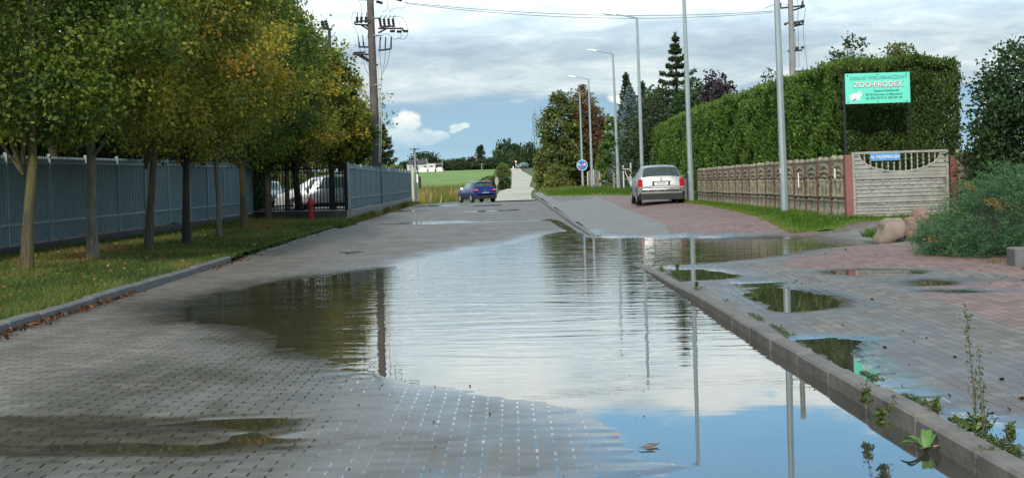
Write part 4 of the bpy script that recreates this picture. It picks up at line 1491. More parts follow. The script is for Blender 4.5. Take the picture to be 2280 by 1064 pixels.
# boulders
def boulder(label, c, d, mat, seed, sh=(0, 0)):
    bmv = MB()
    n, m_ = 22, 14
    r = np.random.default_rng(seed)
    ph = r.random(6) * 6
    vs = []
    for i in range(m_ + 1):
        th = PI * i / m_
        for k in range(n):
            a = 2 * PI * k / n
            v = np.array([math.sin(th) * math.cos(a), math.sin(th) * math.sin(a), math.cos(th)])
            q = 1 + .10 * math.sin(3 * v[0] + ph[0]) + .10 * math.sin(4 * v[1] + ph[1]) + .07 * math.sin(5 * v[2] + 3 * v[0] + ph[2]) + .04 * math.sin(9 * v[0] + 7 * v[2] + ph[3])
            p = np.sign(v) * np.abs(v) ** .8 * q * np.array(d) / 2
            p[0] += sh[0] * p[2]
            vs.append(tuple(p))
    fs = [(i * n + k, i * n + (k + 1) % n, (i + 1) * n + (k + 1) % n, (i + 1) * n + k) for i in range(m_) for k in range(n)]
    bmv.add(vs, fs)
    o = bmv.build('boulder', mat, None, True, c)
    return tag(o, label, 'boulder', 'boulders at the foot of the juniper')


boulder('largest brown mossy boulder with a slanted left side, left of the juniper', (6.90, 26.2, .28), (.56, .45, .50), STONE, 1, (.35, 0))
boulder('small reddish boulder tucked between the largest boulder and the juniper', (7.32, 26.5, .28), (.32, .4, .42), STONER, 2)
boulder('round red boulder at the top, partly hidden by the juniper', (7.62, 27.0, .42), (.34, .4, .45), STONER, 3)
o = blades('grass', np.stack([r_.uniform(6.6, 7.9, 900), r_.uniform(26.4, 27.4, 900), np.full(900, .15)], 1), .05 + .2 * r_.random(900), GRASSM, np.clip(.4 + r_.normal(size=900) * .2, 0, 1), 56, .4, np.full(900, .014))


# ------------------------------------------------------------------ ORNAMENTAL WALL
def orn_mesh(wd, ht, seed=1, brickbase=False):
    nx, nz = 44, 60
    r = np.random.default_rng(seed)
    X, Z = np.meshgrid(np.linspace(0, 1, nx), np.linspace(0, 1, nz))
    z = Z * 3.0                     # three slabs
    sl = np.floor(np.clip(z, 0, 2.999))
    fz = z - sl
    D = np.zeros_like(X)
    D -= .035 * (np.exp(-(fz / .05) ** 2) + np.exp(-((fz - 1) / .05) ** 2))      # seams
    D += .018 * (np.exp(-((fz - .12) / .05) ** 2) + np.exp(-((fz - .90) / .05) ** 2))   # ledges
    # draped folds in the middle slabs, leaves at their foot
    fold = .034 * np.sin(X * PI * 6 + 2.6 * fz * (X - .5)) * (sl == 1)
    fan = .045 * np.abs(np.sin((X - .5) * 18 / (.5 + fz))) * np.exp(-((fz - .3) / .22) ** 2) * (sl == 0)
    arch = .02 * np.exp(-((np.hypot((X - .5) * 1.15, (fz - .15) * .9) - .42) / .06) ** 2) * (sl == 2)
    arch2 = .026 * np.sin(fz * 22 + 7 * np.abs(X - .5)) * (np.hypot((X - .5) * 1.15, (fz - .15) * .9) < .38) * (sl == 2)
    D += fold + fan + arch + arch2
    D += (r.random(D.shape) - .5) * .008 + (vnoise(X * 14, Z * 24, seed) - .5) * .02
    top = .03 * np.sin(X * PI * 4 + seed) + .03 * vnoise(X * 7, X * 0, seed + 3)
    Zm = Z * ht + np.where(Z > .97, top, 0)
    V = np.stack([X * wd, -.05 - D, Zm], -1).reshape(-1, 3)
    i = np.arange(nz - 1)[:, None] * nx + np.arange(nx - 1)[None, :]
    Q = np.stack([i, i + 1, i + 1 + nx, i + nx], -1).reshape(-1, 4)
    VB = V.copy()
    VB[:, 1] = .05
    n = len(V)
    Qb = Q[:, ::-1] + n
    # side skirts
    def strip(ids):
        ids = np.array(ids)
        return np.stack([ids[:-1], ids[1:], ids[1:] + n, ids[:-1] + n], 1)
    e = [strip(np.arange(nx)), strip((nz - 1) * nx + np.arange(nx)), strip(np.arange(nz) * nx), strip(np.arange(nz) * nx + nx - 1)]
    return npmesh('wall_panel', np.concatenate([V, VB]), np.concatenate([Q, Qb] + e), smooth=True)


WA = Vector((7.72, 33.05, 0))
WB = Vector((7.92, 61.0, 0))
NP = 18
wall = thing('ornamental_wall', 'sand-coloured ornamental concrete wall with red brick-pattern posts in front of the hedge', 'wall', (WA.x, WA.y, 0))
dirw = (WB - WA)
pitch = dirw.length / NP
angw = math.atan2(dirw.y, dirw.x)
pmesh = [orn_mesh(pitch - .14, 1.47, s_) for s_ in (1, 2, 3)]
for pm_ in pmesh:
    pm_.materials.append(ORN)
postm = MB().bbox((0, .02, .74), (.13, .12, 1.5), .015).mesh('post')
postm.materials.append(BRPOST)
for i in range(NP):
    p = WA + dirw * (i / NP)
    bz = float(np.interp(p.y, [33, 61], [.22, .03]))
    if i:
        o = link('post', postm, None, wall, (p.x - WA.x, p.y - WA.y, bz - .06), angw)
    # wall faces -X: start from the far end of the bay so that the relief looks at the street
    q = WA + dirw * ((i + 1) / NP) - dirw.normalized() * .07
    o = link('wall_panel', pmesh[i % 3], None, wall, (q.x - WA.x, q.y - WA.y, bz + random.uniform(-.012, .012)), angw + PI)
link('post', postm, None, wall, (WB.x - WA.x, WB.y - WA.y, -.02), angw)
cp = MB().bbox((0, .02, .80), (.16, .20, 1.54), .012).build('end_post', REDPOST, wall, False, (-.02, -.12, .17))
cp['label'] = 'freshly red end post beside the grey panel'
# white pvc strips hanging on the wall
for (px, y0, y1, D) in [(1776, 386, 418, 38.5), (1871, 375, 397, 34.0)]:
    a, b = at(px, y0, D), at(px, y1, D)
    xw = 7.72 + (D - 33.05) * .0072 - .095
    o = MB().bbox((0, 0, 0), (.03, .06, a.z - b.z), .008).build('marker_strip', WHITEP, None, False, (xw, D, (a.z + b.z) / 2))
    tag(o, 'short white strip on the ornamental wall, ' + ('beside the red end post' if D < 35 else 'just right of the nearest lamp post'), 'strip')

# ---- grey cast panels with the semicircular baluster opening
GP = thing('concrete_gate_panel', 'pale grey concrete fence panel with a half-round baluster opening on top', 'fence', (7.80, 33.0, .17))
Wd, H3 = 2.22, .535


def cast_panel(z0, ht, rows, name):
    mb = MB()
    fr = .075
    mb.bbox((fr / 2, 0, z0 + ht / 2), (fr, .09, ht - .004), .008)
    mb.bbox((Wd - fr / 2, 0, z0 + ht / 2), (fr, .09, ht - .004), .008)
    mb.bbox((Wd / 2, 0, z0 + ht - .034), (Wd - 2 * fr - .004, .115, .066), .010)
    mb.bbox((Wd / 2, 0, z0 + .02), (Wd - 2 * fr - .004, .085, .035), .008)
    rh = (ht - .10) / rows
    r = random.Random(int(z0 * 100))
    for k in range(rows):
        x = fr
        first = True
        while x < Wd - fr - .02:
            w_ = r.uniform(.16, .3) * (.6 if first and k % 2 else 1)
            first = False
            w_ = min(w_, Wd - fr - x)
            mb.bbox((x + w_ / 2, r.uniform(-.006, .006), z0 + .045 + rh * (k + .5)), (w_ - .020, .055, rh - .024), .008)
            x += w_
    mb.box((Wd / 2, .012, z0 + ht / 2), (Wd - 2 * fr, .03, ht - .1))
    mb.build(name, CONCW, GP)


cast_panel(0, .53, 6, 'lower_panel')
cast_panel(.535, .53, 5, 'middle_panel')
# upper panel: boards with a half-round cut-out
mb = MB()
z0, ht, fr = 1.07, .56, .06
mb.bbox((fr / 2, 0, z0 + ht / 2), (fr, .09, ht), .008)
mb.bbox((Wd - fr / 2, 0, z0 + ht / 2), (fr, .09, ht), .008)
mb.bbox((Wd / 2, 0, z0 + ht - .025), (Wd - 2 * fr - .004, .088, .05), .008)
mb.bbox((Wd / 2, 0, z0 + .035), (Wd - 2 * fr - .004, .118, .07), .010)
cx, czt, RX, RZz = Wd / 2 - .0, z0 + ht - .05, .94, .43
bh = .095
for k in range(5):
    zc = z0 + .07 + bh * (k + .5)
    if zc + bh / 2 > z0 + ht - .04:
        bh2 = z0 + ht - .05 - (zc - bh / 2)
    q = (czt - zc) / RZz
    hw = RX * math.sqrt(max(0, 1 - q * q)) if q < 1 else 0
    if hw < .12:
        mb.bbox((Wd / 2, 0, zc), (Wd - 2 * fr - .004, .05, bh - .008), .006)
    else:
        for sx in (-1, 1):
            a = Wd / 2 + sx * hw
            b = Wd / 2 + sx * (Wd / 2 - fr - .002)
            mb.bbox(((a + b) / 2, 0, zc), (abs(b - a), .05, min(bh - .016, (z0 + ht - .05) - (zc - bh / 2))), .006)
mb.build('upper_panel', CONCW, GP)
arc = [(Wd / 2 + RX * math.cos(a), -.01, czt - RZz * math.sin(a)) for a in np.linspace(.02, PI - .02, 26)]
MB().tube(arc, .026, 8).build('arch_rim', CONCW, GP, True)
for k in range(13):
    x = Wd / 2 + (k - 6) * .135
    zb_ = czt - RZz * math.sqrt(max(0, 1 - ((x - Wd / 2) / RX) ** 2))
    if czt - zb_ < .06:
        continue
    prof = []
    n = 14
    for i in range(n + 1):
        f = i / n
        prof.append((.019 + .009 * math.sin(f * (czt - zb_) * 75), zb_ + f * (czt - zb_ + .02)))
    MB().lathe(prof, (x, .0, 0), 8).build('baluster', CONCW, GP, True)

o = MB().bbox((0, 0, .72), (.16, .16, 1.52), .012).build('fence_post', BRPOST, None, False, (10.14, 33.05, .17))
tag(o, 'red brick-pattern post at the right end of the grey panel', 'post')
o = link('wall_panel', orn_mesh(.95, 1.47, 7), ORN, None, (10.23, 33.1, .28))
tag(o, 'short ornamental concrete panel right of the grey panel, leaf relief', 'wall panel')
o = MB().bbox((0, 0, 1.6), (.06, .06, 3.3), .006).build('white_pole', WHITEP, None, False, (at(2197, 389, 34.0).x, 34.0, .1))
tag(o, 'tall white square pole half hidden behind the right shrub', 'post')
o = MB()
for k in range(14):
    o.bbox((.06 * k, 0, .95), (.045, .02, 1.6), .004)
o.box((.39, .02, .25), (.86, .03, .06)).box((.39, .02, 1.6), (.86, .03, .06))
o = o.build('navy_gate', NAVY, None, False, (at(2205, 389, 33.6).x, 33.6, .9))
o.rotation_euler[2] = .2
tag(o, 'dark navy slatted gate leaf behind the right shrub', 'gate')


# ------------------------------------------------------------------ text helper
def textmesh(body, size, depth=.002, align='CENTER', sx=1.0, offset=0.0, space=1.0):
    cu = bpy.data.curves.new('lettering', 'FONT')
    cu.body = body
    cu.size = size
    cu.extrude = depth
    cu.align_x = align
    cu.align_y = 'CENTER'
    cu.offset = offset
    cu.space_character = space
    ob = bpy.data.objects.new('lettering', cu)
    COL.objects.link(ob)
    bpy.context.view_layer.update()
    dg = bpy.context.evaluated_depsgraph_get()
    me = bpy.data.meshes.new_from_object(ob.evaluated_get(dg))
    bpy.data.objects.remove(ob)
    M = Matrix.Rotation(PI / 2, 4, 'X') @ Matrix.Diagonal((sx, 1, 1, 1))
    me.transform(M)
    return me


# ---- turquoise company board
SG = thing('company_sign', 'turquoise board with white lettering and a white pig, above the grey panel', 'sign', (7.72, 33.30, 0))
for x, pw in ((.03, .05), (1.56, .032)):
    MB().bbox((x, .03, 1.82), (pw, pw, 3.5), .004).build('post', BLACK, SG)
bw, bhh, bz0 = 1.50, .70, 2.92
MB().bbox((.055 + bw / 2, -.012, bz0 + bhh / 2), (bw, .018, bhh), .002).build('board', SIGNTURQ, SG)
yb = -.025
cxs = .055 + bw / 2


def sgtext(body, size, x, z, mat, sx=1.0, off=0.0, y=0.0, space=1.0, align='CENTER'):
    me = textmesh(body, size, .0015, align, sx, off, space)
    return link('lettering', me, mat, SG, (x, yb + y, z))


sgtext('ZAKŁAD WIELOBRANŻOWY', .115, cxs + .02, bz0 + .585, TEXTB, .90, .001)
sgtext('ZOO-PRODEX', .175, cxs + .02, bz0 + .425, TEXTR, 1.0, .009)
sgtext('ZOO-PRODEX', .175, cxs + .016, bz0 + .430, TEXTW, 1.0, .002, -.004)
sgtext('Ryszard Sokołowski', .072, cxs + .20, bz0 + .285, TEXTD, 1.0, .0015)
sgtext('88-100 Inowrocław, ul. Mątewska 25', .066, cxs + .145, bz0 + .20, TEXTD, .86, .0015)
sgtext('tel. (052) 353 97 65  0602 680 198', .072, cxs + .145, bz0 + .12, TEXTD, .82, .0015)
# the pig
mb = MB()
import itertools
el_ = lambda cx_, cz_, rx_, rz_, n=18: [(cx_ + rx_ * math.cos(2 * PI * k / n), cz_ + rz_ * math.sin(2 * PI * k / n)) for k in range(n)]
mb.prism(el_(.265, bz0 + .165, .125, .075), 'y', yb - .003, yb)
mb.prism(el_(.37, bz0 + .205, .062, .055), 'y', yb - .0045, yb - .0001)
mb.prism([(.35, bz0 + .24), (.375, bz0 + .31), (.40, bz0 + .25)], 'y', yb - .006, yb - .0002)
mb.prism([(.39, bz0 + .23), (.43, bz0 + .285), (.425, bz0 + .215)], 'y', yb - .0052, yb - .0003)
for lx in (.18, .23, .32, .365):
    mb.prism([(lx, bz0 + .12), (lx, bz0 + .075), (lx + .025, bz0 + .075), (lx + .025, bz0 + .12)], 'y', yb - .0035, yb - .0004)
mb.build('pig_emblem', TEXTW, SG)
MB().prism([(.22, bz0 + .07), (.27, bz0 + .085), (.30, bz0 + .13), (.255, bz0 + .115)], 'y', yb - .0075, yb - .0006).build('red_mark', SIGNRED, SG)
mb = MB()
for sx_, sz_ in [(.11, .66), (.80, .665), (1.47, .66), (.11, .035), (.80, .04), (1.47, .035)]:
    mb.tube([(sx_, yb + .002, bz0 + sz_), (sx_, yb - .012, bz0 + sz_)], .012, 8)
mb.build('bolt', BLACK, SG)

# ---- blue street plate on the balusters
SPl = thing('street_plate', 'small blue street name plate fixed on the baluster opening', 'sign', (8.23, 32.93, 1.60))
MB().bbox((.33, 0, .07), (.68, .008, .165), .002).build('plate', PLBLUE, SPl)
me = textmesh('UL. MĄTEWSKA 25A', .098, .001, 'CENTER', .74, .0015)
link('lettering', me, TEXTW, SPl, (.33, -.008, .072))


# ------------------------------------------------------------------ LAMP POSTS
def lamp(px, py, D, ztop, zg, r0, label, arm=True, armlen=1.08, lean=0.0, double=False, headD=0.0):
    p = at(px, py, D)
    t_ = thing('street_lamp', label, 'street lamp', (p.x, D, zg), 0, 'galvanised lamp posts along the right side')
    H = ztop - zg
    lx = -lean * H
    MB().tube([(0, 0, -.1), (0, 0, 0), (lx * .5, 0, H * .5), (lx, 0, H)], [r0, r0, r0 * .78, r0 * .55], 8).build('pole', ZINC, t_, False)
    MB().lathe([(r0 * 1.5, -.05), (r0 * 1.5, .03), (r0 * 1.05, .06)], (0, 0, 0), 12).build('base_collar', ZINC, t_, False)
    if arm:
        ex = lx - armlen
        MB().tube([(lx, 0, H - .06), (lx, 0, H + .02), (lx - armlen * .35, 0, H + .12), (ex, 0, H + .24)], [r0 * .6, r0 * .5, .035, .032], 8).build('arm', ZINC, t_, True)
        hd = MB().prism([(ex + .06, H + .19), (ex + .06, H + .29), (ex - .25, H + .37), (ex - .58, H + .34), (ex - .6, H + .29), (ex - .2, H + .22)], 'y', -.12, .12).build('lamp_head', WHITEP, t_)
        MB().prism([(ex - .12, H + .228), (ex - .5, H + .285), (ex - .5, H + .26), (ex - .14, H + .205)], 'y', -.09, .09).build('lens', LENSW, hd)
    MB().bbox((-r0 * .95, -r0 * .3, 1.15), (.012, .06, .13), .003).build('sticker', WHITEP, t_)
    return t_


lamp(1748, 480, 36.5, 9.6, ztf(6.9, 36.5) - .0, .105, 'nearest and thickest lamp post, standing on the grass in front of the ornamental wall', lean=.007)
lamp(1540, 450, 54.5, 9.6, ztf(6.8, 54.5), .112, 'second lamp post, on the grass right of the silver estate car', lean=.007)
lamp(1432, 440, 70.7, 9.0, ztf(6.4, 70), .105, 'lamp post rising behind the silver estate car with its arm over the road', lean=.004)
lamp(1378, 424, 91, 8.95, ztf(6.8, 91), .11, 'leaning lamp post left of the white gate frame', lean=.014)
lamp(1319, 421, 116, 9.0, ztf(6.5, 116) - .0, .11, 'second farthest lamp post, in front of the brown chestnut', lean=.004)
lamp(1298, 422, 134, 8.9, ztf(6.5, 134), .11, 'farthest lamp post, carrying the blue round road sign', lean=.004)

# round blue end-of-zone sign on the farthest lamp
c = at(1296, 368, 133.8)
t_ = thing('road_sign', 'round blue road sign with a red diagonal stroke, mounted on the farthest lamp post', 'road sign', (c.x, 133.75, c.z))
circ = lambda R, n=24: [(R * math.cos(2 * PI * k / n), R * math.sin(2 * PI * k / n)) for k in range(n)]
MB().prism(circ(.50), 'y', 0, .02).build('rim', WHITEP, t_)
MB().prism(circ(.455), 'y', -.006, -.001).build('disc', SIGNBL, t_)
MB().prism([(-.35, .0), (-.35, .16), (-.28, .16), (-.28, .06), (-.12, .06), (-.12, .0)], 'y', -.010, -.0065).build('symbol', WHITEP, t_)
MB().prism([(.08, .0), (.08, .13), (.14, .13), (.14, .2), (.28, .2), (.28, .06), (.36, .0)], 'y', -.0101, -.0066).build('symbol', WHITEP, t_)
MB().prism([(-.33, -.27), (-.25, -.34), (.33, .27), (.25, .34)], 'y', -.014, -.0105).build('diagonal_bar', SIGNRED, t_)
# ------------------------------------------------------------------ UTILITY POLES
UP = thing('utility_pole', 'concrete utility pole with insulators and crossarms behind the second sheet fence', 'utility pole', (at(838, 389, 66).x, 66, -.1))
px0, D0 = 838, 66.0
X0 = at(838, 389, 66).x


def ul(px, py, dy=0.0):
    q = at(px, py, D0)
    return Vector((q.x - X0, dy, q.z + .1))


m_, t = newmat('utility_pole_concrete')
p_ = t.obj()
nn = t.noise(p_, 3, 5)
t.out(t.bsdf(t.ramp(nn, [(.3, (.055, .048, .043)), (.7, (.115, .100, .090))]), .85))
POLEC = m_
MB().tube([(0.04, 0, -.2), (0, 0, 5), (-.04, 0, 10.6), (-.06, 0, 12.4)], [.24, .19, .155, .145], 14).build('pole', POLEC, UP, True)
MB().tube([ul(845, 362, -.2), ul(846, 300, -.2), ul(845, 200, -.18), ul(843, 150, -.17)], .028, 6).tube([ul(849, 362, -.2), ul(850, 290, -.2), ul(850, 205, -.2)], .022, 6).build('cable_duct', CABLEL, UP, True)
for py in (41, 80, 280, 290, 322, 190):
    a = ul(838, py)
    MB().tube([(a.x, 0, a.z - .02), (a.x, 0, a.z + .02)], [.205, .205], 12).build('band', ZINC, UP)


def arm(pts, r=.04, nm='crossarm'):
    mb = MB()
    for a, b in pts:
        mb.tube([a, b], r, 4)
    return mb.build(nm, STEELD, UP)


arm([(ul(790, 55), ul(833, 57)), (ul(790, 52, -.3), ul(826, 47, -.3)), (ul(805, 57), ul(830, 72)), (ul(815, 57), ul(831, 68)), (ul(790, 54, -.3), ul(790, 54, .3))])
arm([(ul(842, 64), ul(897, 64)), (ul(850, 62, -.3), ul(880, 60, -.3)), (ul(842, 74), ul(862, 64)), (ul(897, 64), ul(897, 70))])
arm([(ul(798, 105), ul(836, 106))])
arm([(ul(842, 113), ul(868, 110)), (ul(868, 108), ul(868, 112))])
arm([(ul(785, 121), ul(834, 122)), (ul(788, 119, -.25), ul(814, 118, -.25)), (ul(795, 122), ul(832, 144)), (ul(803, 122), ul(830, 140)), (ul(826, 144), ul(842, 145))])
arm([(ul(800, 0), ul(836, 0)), (ul(828, 168), ul(838, 170)), (ul(842, 198), ul(848, 200))])


def insul(a, b, r=.055, nm='insulator', mat=ELGREY):
    a, b = Vector(a), Vector(b)
    mb = MB()
    n = 9
    pts = [a.lerp(b, i / n) for i in range(n + 1)]
    rs = [r * (.55 if i % 2 else 1.0) for i in range(n + 1)]
    mb.tube(pts, rs, 8)
    return mb.build(nm, mat, UP, True)


for x in (794.5, 804, 814.5, 823):
    insul(ul(x, 52), ul(x + 1, 38), .085)
    MB().tube([ul(x + 1, 38), ul(x + 2, 29)], .022, 5).build('terminal', STEELD, UP)
for x in (848, 857, 867, 877):
    insul(ul(x, 61), ul(x - 2.5, 42), .085)
    MB().tube([ul(x - 5, 45), ul(x + 3, 35)], .02, 5).build('terminal', STEELD, UP)
for x, y in ((874, 70), (889, 71), (903, 70)):
    insul(ul(x - 5.5, y), ul(x + 5.5, y), .08)
for x, y in ((844, 6), (887, 0)):
    insul(ul(x - 6, y - 2), ul(x + 8, y + 2), .09)
for x in (799, 809, 821):
    insul(ul(x + 1, 103), ul(x, 94), .05)
    MB().tube([ul(x, 94), ul(x - 2, 79)], .024, 5).build('terminal', STEELD, UP)
for x in (846, 858, 871):
    MB().tube([ul(x, 110), ul(x, 96), ul(x + 1, 83)], [.035, .035, .03], 6).build('cable_end', ELGREY, UP)


def wire(pts, r, nm='jumper_wire', mat=WIREM, parent=None, dy=0):
    return MB().tube(pts, r, 4).build(nm, mat, parent)


def curve(P, n=10):
    out = []
    m = len(P) - 1
    for i in range(m):
        p0, p1, p2, p3 = P[max(0, i - 1)], P[i], P[i + 1], P[min(m, i + 2)]
        for k in range(n):
            s = k / n
            out.append(.5 * ((2 * p1) + (p2 - p0) * s + (2 * p0 - 5 * p1 + 4 * p2 - p3) * s * s + (3 * p1 - p0 - 3 * p2 + p3) * s ** 3))
    out.append(P[-1])
    return out


for P_ in [[(797, 0), (803, 10), (806, 30)], [(818, 0), (818, 28)], [(826, 0), (824, 20), (825, 40)], [(795, 30), (786, 30), (784, 50), (792, 68), (797, 78)],
           [(870, 38), (884, 37), (900, 45), (909, 68), (905, 84), (895, 88), (885, 84)], [(880, 40), (890, 55), (892, 70)], [(866, 28), (880, 20), (898, 18), (906, 8), (902, 0)],
           [(850, 28), (862, 20), (863, 5), (858, 0)], [(873, 84), (862, 76), (850, 80)], [(890, 72), (893, 84), (875, 88)], [(808, 130), (815, 155), (826, 176), (828, 200), (828, 300)],
           [(816, 122), (820, 145), (824, 165), (826, 176)], [(845, 110), (848, 150), (850, 165), (849, 200)], [(858, 97), (857, 130), (852, 160)], [(871, 83), (866, 130), (856, 158), (850, 168)], [(824, 60), (823, 100), (823, 140), (825, 200), (827, 290)], [(848, 64), (849, 90)],
           [(801, 103), (803, 120)], [(811, 104), (814, 120), (816, 140)]]:
    wire(curve([ul(a, b, random.uniform(-.15, .1)) for a, b in P_], 6), .011, 'jumper_wire', WIREM, UP)

# right pole behind the hedge
UR = thing('utility_pole', 'slim concrete utility pole with crossarms behind the hedge, right of the nearest lamp post', 'utility pole', (at(1768, 389, 75).x, 75, 0))
XR = at(1768, 389, 75).x


def ur(px, py, dy=0.0):
    q = at(px, py, 75)
    return Vector((q.x - XR, dy, q.z))


MB().tube([ur(1772, 420), ur(1765, 200), ur(1763, 100), ur(1758, -60)], [.21, .17, .15, .13], 12).build('pole', CONC, UR, True)
mb = MB()
for a, b in [((1738, 19), (1792, 13)), ((1765, 24), (1792, 15)), ((1752, 52), (1790, 48)), ((1765, 60), (1790, 54)), ((1760, 66), (1770, 68)), ((1754, 115), (1786, 112)), ((1766, 116), (1778, 107)), ((1776, 50), (1790, 46)), ((1738, 19), (1738, 8))]:
    mb.tube([ur(*a), ur(*b)], .045, 4)
mb.build('crossarm', STEELD, UR)
for (x, y) in [(1749, 55), (1786, 14), (1787, 50), (1773, 56), (1779, 54), (1774, 108), (1787, 107), (1768, 54)]:
    mb = MB().tube([ur(x - 3, y), ur(x, y - 1), ur(x + 3, y)], [.05, .085, .05], 8)
    mb.build('insulator', ELGREY, UR, True)
MB().tube([ur(1787, 13), ur(1787, 2)], [.07, .05], 8).build('insulator', ELGREY, UR, True)
for P_ in [[(1776, 0), (1777, 30), (1776, 50)], [(1794, 18), (1790, 45)], [(1770, 68), (1771, 90), (1772, 150)], [(1777, 60), (1779, 150)], [(1789, 55), (1789, 80), (1798, 155)], [(1745, 8), (1730, 8), (1702, 20)], [(1748, 8), (1755, 14)]]:
    wire(curve([ur(*q) for q in P_], 5), .012, 'jumper_wire', WIREM, UR)

# conductors across the street
for k, (a, b, s) in enumerate([((898, 6), (1738, 24), 0.0), ((905, 9), (1722, 28), 0.0)]):
    A, B = at(a[0], a[1], 66), at(b[0], b[1], 75)
    pts = []
    for i in range(25):
        f = i / 24
        p = A.lerp(B, f)
        p.z -= 4 * f * (1 - f) * (.42 + .06 * k)
        pts.append(p)
    base = pts[0].copy()
    o = MB().tube([q - base for q in pts], .013, 4).build('power_line', WIREM, None, False, tuple(base))
    tag(o, 'upper overhead wire crossing the sky between the two utility poles' if k == 0 else 'lower overhead wire crossing the sky between the two utility poles', 'wire', 'overhead wires')

# floodlight bracket over the left trees
FL = thing('antenna_bracket', 'small dark fitting with insulators poking above the left trees', 'fitting', (at(733, 389, 64).x, 64, 0))
XF = at(733, 389, 64).x
uf = lambda px, py: Vector((at(px, py, 64).x - XF, 0, at(px, py, 64).z))
MB().tube([uf(738, 380), uf(733, 66)], .07, 8).build('pole', STEELD, FL, True)
mb = MB().tube([uf(714, 64), uf(738, 66)], .05, 4)
mb.build('crossarm', STEELD, FL)
for a, b in [((720, 63), (717, 48)), ((730, 65), (724, 46))]:
    mb = MB()
    n = 7
    A, B = uf(*a), uf(*b)
    mb.tube([A.lerp(B, i / n) for i in range(n + 1)], [.10 * (.6 if i % 2 else 1) for i in range(n + 1)], 8)
    mb.build('insulator', ELGREY, FL, True)
MB().tube([uf(737, 63), uf(745, 54)], .05, 6).build('tube', CABLEL, FL)


# ------------------------------------------------------------------ LEFT FENCES
def sheet_fence(label, A, B, npost, ztop, zsheet, zbase, face, rib=.15, wallmat=CONCD, loc=None):
    """A,B (x,y); face=+1: street side is to the right of A->B (+X for a fence running +Y)"""
    A = Vector((*A, 0))
    B = Vector((*B, 0))
    t_ = thing('sheet_fence', label, 'fence', (A.x, A.y, 0), math.atan2((B - A).y, (B - A).x))
    L = (B - A).length
    zi = lambda arr, f: float(np.interp(f, np.linspace(0, 1, len(arr)), arr))
    # local x along the fence, -y to the street
    for i in range(npost):
        f0, f1 = i / npost, (i + 1) / npost
        x0, x1 = f0 * L, f1 * L
        z1, z0_, zb_ = zi(ztop, (f0 + f1) / 2), zi(zsheet, (f0 + f1) / 2), zi(zbase, (f0 + f1) / 2)
        n = int((x1 - x0) / rib)
        xs, ys = [], []
        for k in range(n):
            q = x0 + .05 + (x1 - x0 - .1) * k / n
            dx_ = (x1 - x0 - .1) / n
            for a, b in ((0, 0), (.42, 0), (.5, -.04), (.92, -.04)):
                xs.append(q + dx_ * a)
                ys.append(b)
        m = len(xs)
        vs = [(x, y, z0_ + .03) for x, y in zip(xs, ys)] + [(x, y, z1) for x, y in zip(xs, ys)] + [(x, y + .008, z0_ + .03) for x, y in zip(xs, ys)] + [(x, y + .008, z1) for x, y in zip(xs, ys)]
        fs = [(k, k + 1, m + k + 1, m + k) for k in range(m - 1)] + [(2 * m + k + 1, 2 * m + k, 3 * m + k, 3 * m + k + 1) for k in range(m - 1)] + [(m + k, m + k + 1, 3 * m + k + 1, 3 * m + k) for k in range(m - 1)]
        MB().add(vs, fs).build('sheet_panel', SHEET, t_)
        MB().box(((x0 + x1) / 2, -.05, z1 - .14), (x1 - x0 - .07, .045, .05)).build('rail', SHEETP, t_)
        MB().box(((x0 + x1) / 2, -.05, z0_ + .42), (x1 - x0 - .07, .045, .05)).build('rail', SHEETP, t_)
        MB().bbox((x0, -.055, (z0_ + z1) / 2 + .02), (.065, .075, z1 - z0_ + .06), .005).build('post', SHEETP, t_)
        MB().bbox(((x0 + x1) / 2, 0, z0_ / 2 - .12 + .0), (x1 - x0 - .015, .26, z0_ + .22), .02).build('base_wall', wallmat, t_)
    MB().bbox((L, -.055, (z0_ + z1) / 2 + .02), (.065, .075, z1 - z0_ + .06), .005).build('post', SHEETP, t_)
    MB().box((L / 2, -.13, zi(zsheet, .5) + .012), (L, .035, .035), None).build('ledge', SHEETP, t_) if False else None
    return t_


sheet_fence('long blue-grey corrugated sheet fence behind the row of verge trees', (-10.0, 15.0), (-10.0, 54.8), 15, [2.20, 2.22, 2.26, 2.26], [.42, .42, .40, .36], [0], 1)
sheet_fence('blue-grey sheet fence along the left road edge, ending at the crossing', (-6.05, 52.7), (-6.12, 86.0), 15, [2.12, 2.05, 2.0, 1.95], [.44, .40, .36, .32], [0], 1, wallmat=CONC)
# black railing between them
RA, RB = Vector((-9.95, 55.0, 0)), Vector((-6.1, 52.75, 0))
RL = (RB - RA).length
rt = thing('black_railing', 'black vertical bar railing in front of the parked cars in the yard', 'fence', (RA.x, RA.y, 0), math.atan2((RB - RA).y, (RB - RA).x))
nb_ = 30
for k in range(nb_ + 1):
    x = RL * k / nb_
    MB().box((x, 0, 1.25), (.026, .026, 1.72)).build('bar', BLACK, rt)
for z in (.47, .62, 1.98):
    MB().box((RL / 2, .022, z), (RL, .016, .045)).build('rail', BLACK, rt)
MB().bbox((RL / 2, .02, .18), (RL, .26, .44), .02).build('base_wall', CONCD, rt)
MB().bbox((RL - .02, -.0, 1.2), (.10, .10, 2.0), .006).build('post', BLACK, rt)
MB().bbox((RL / 2, .02, .415), (RL, .28, .03), .006).build('coping', CONC, rt)

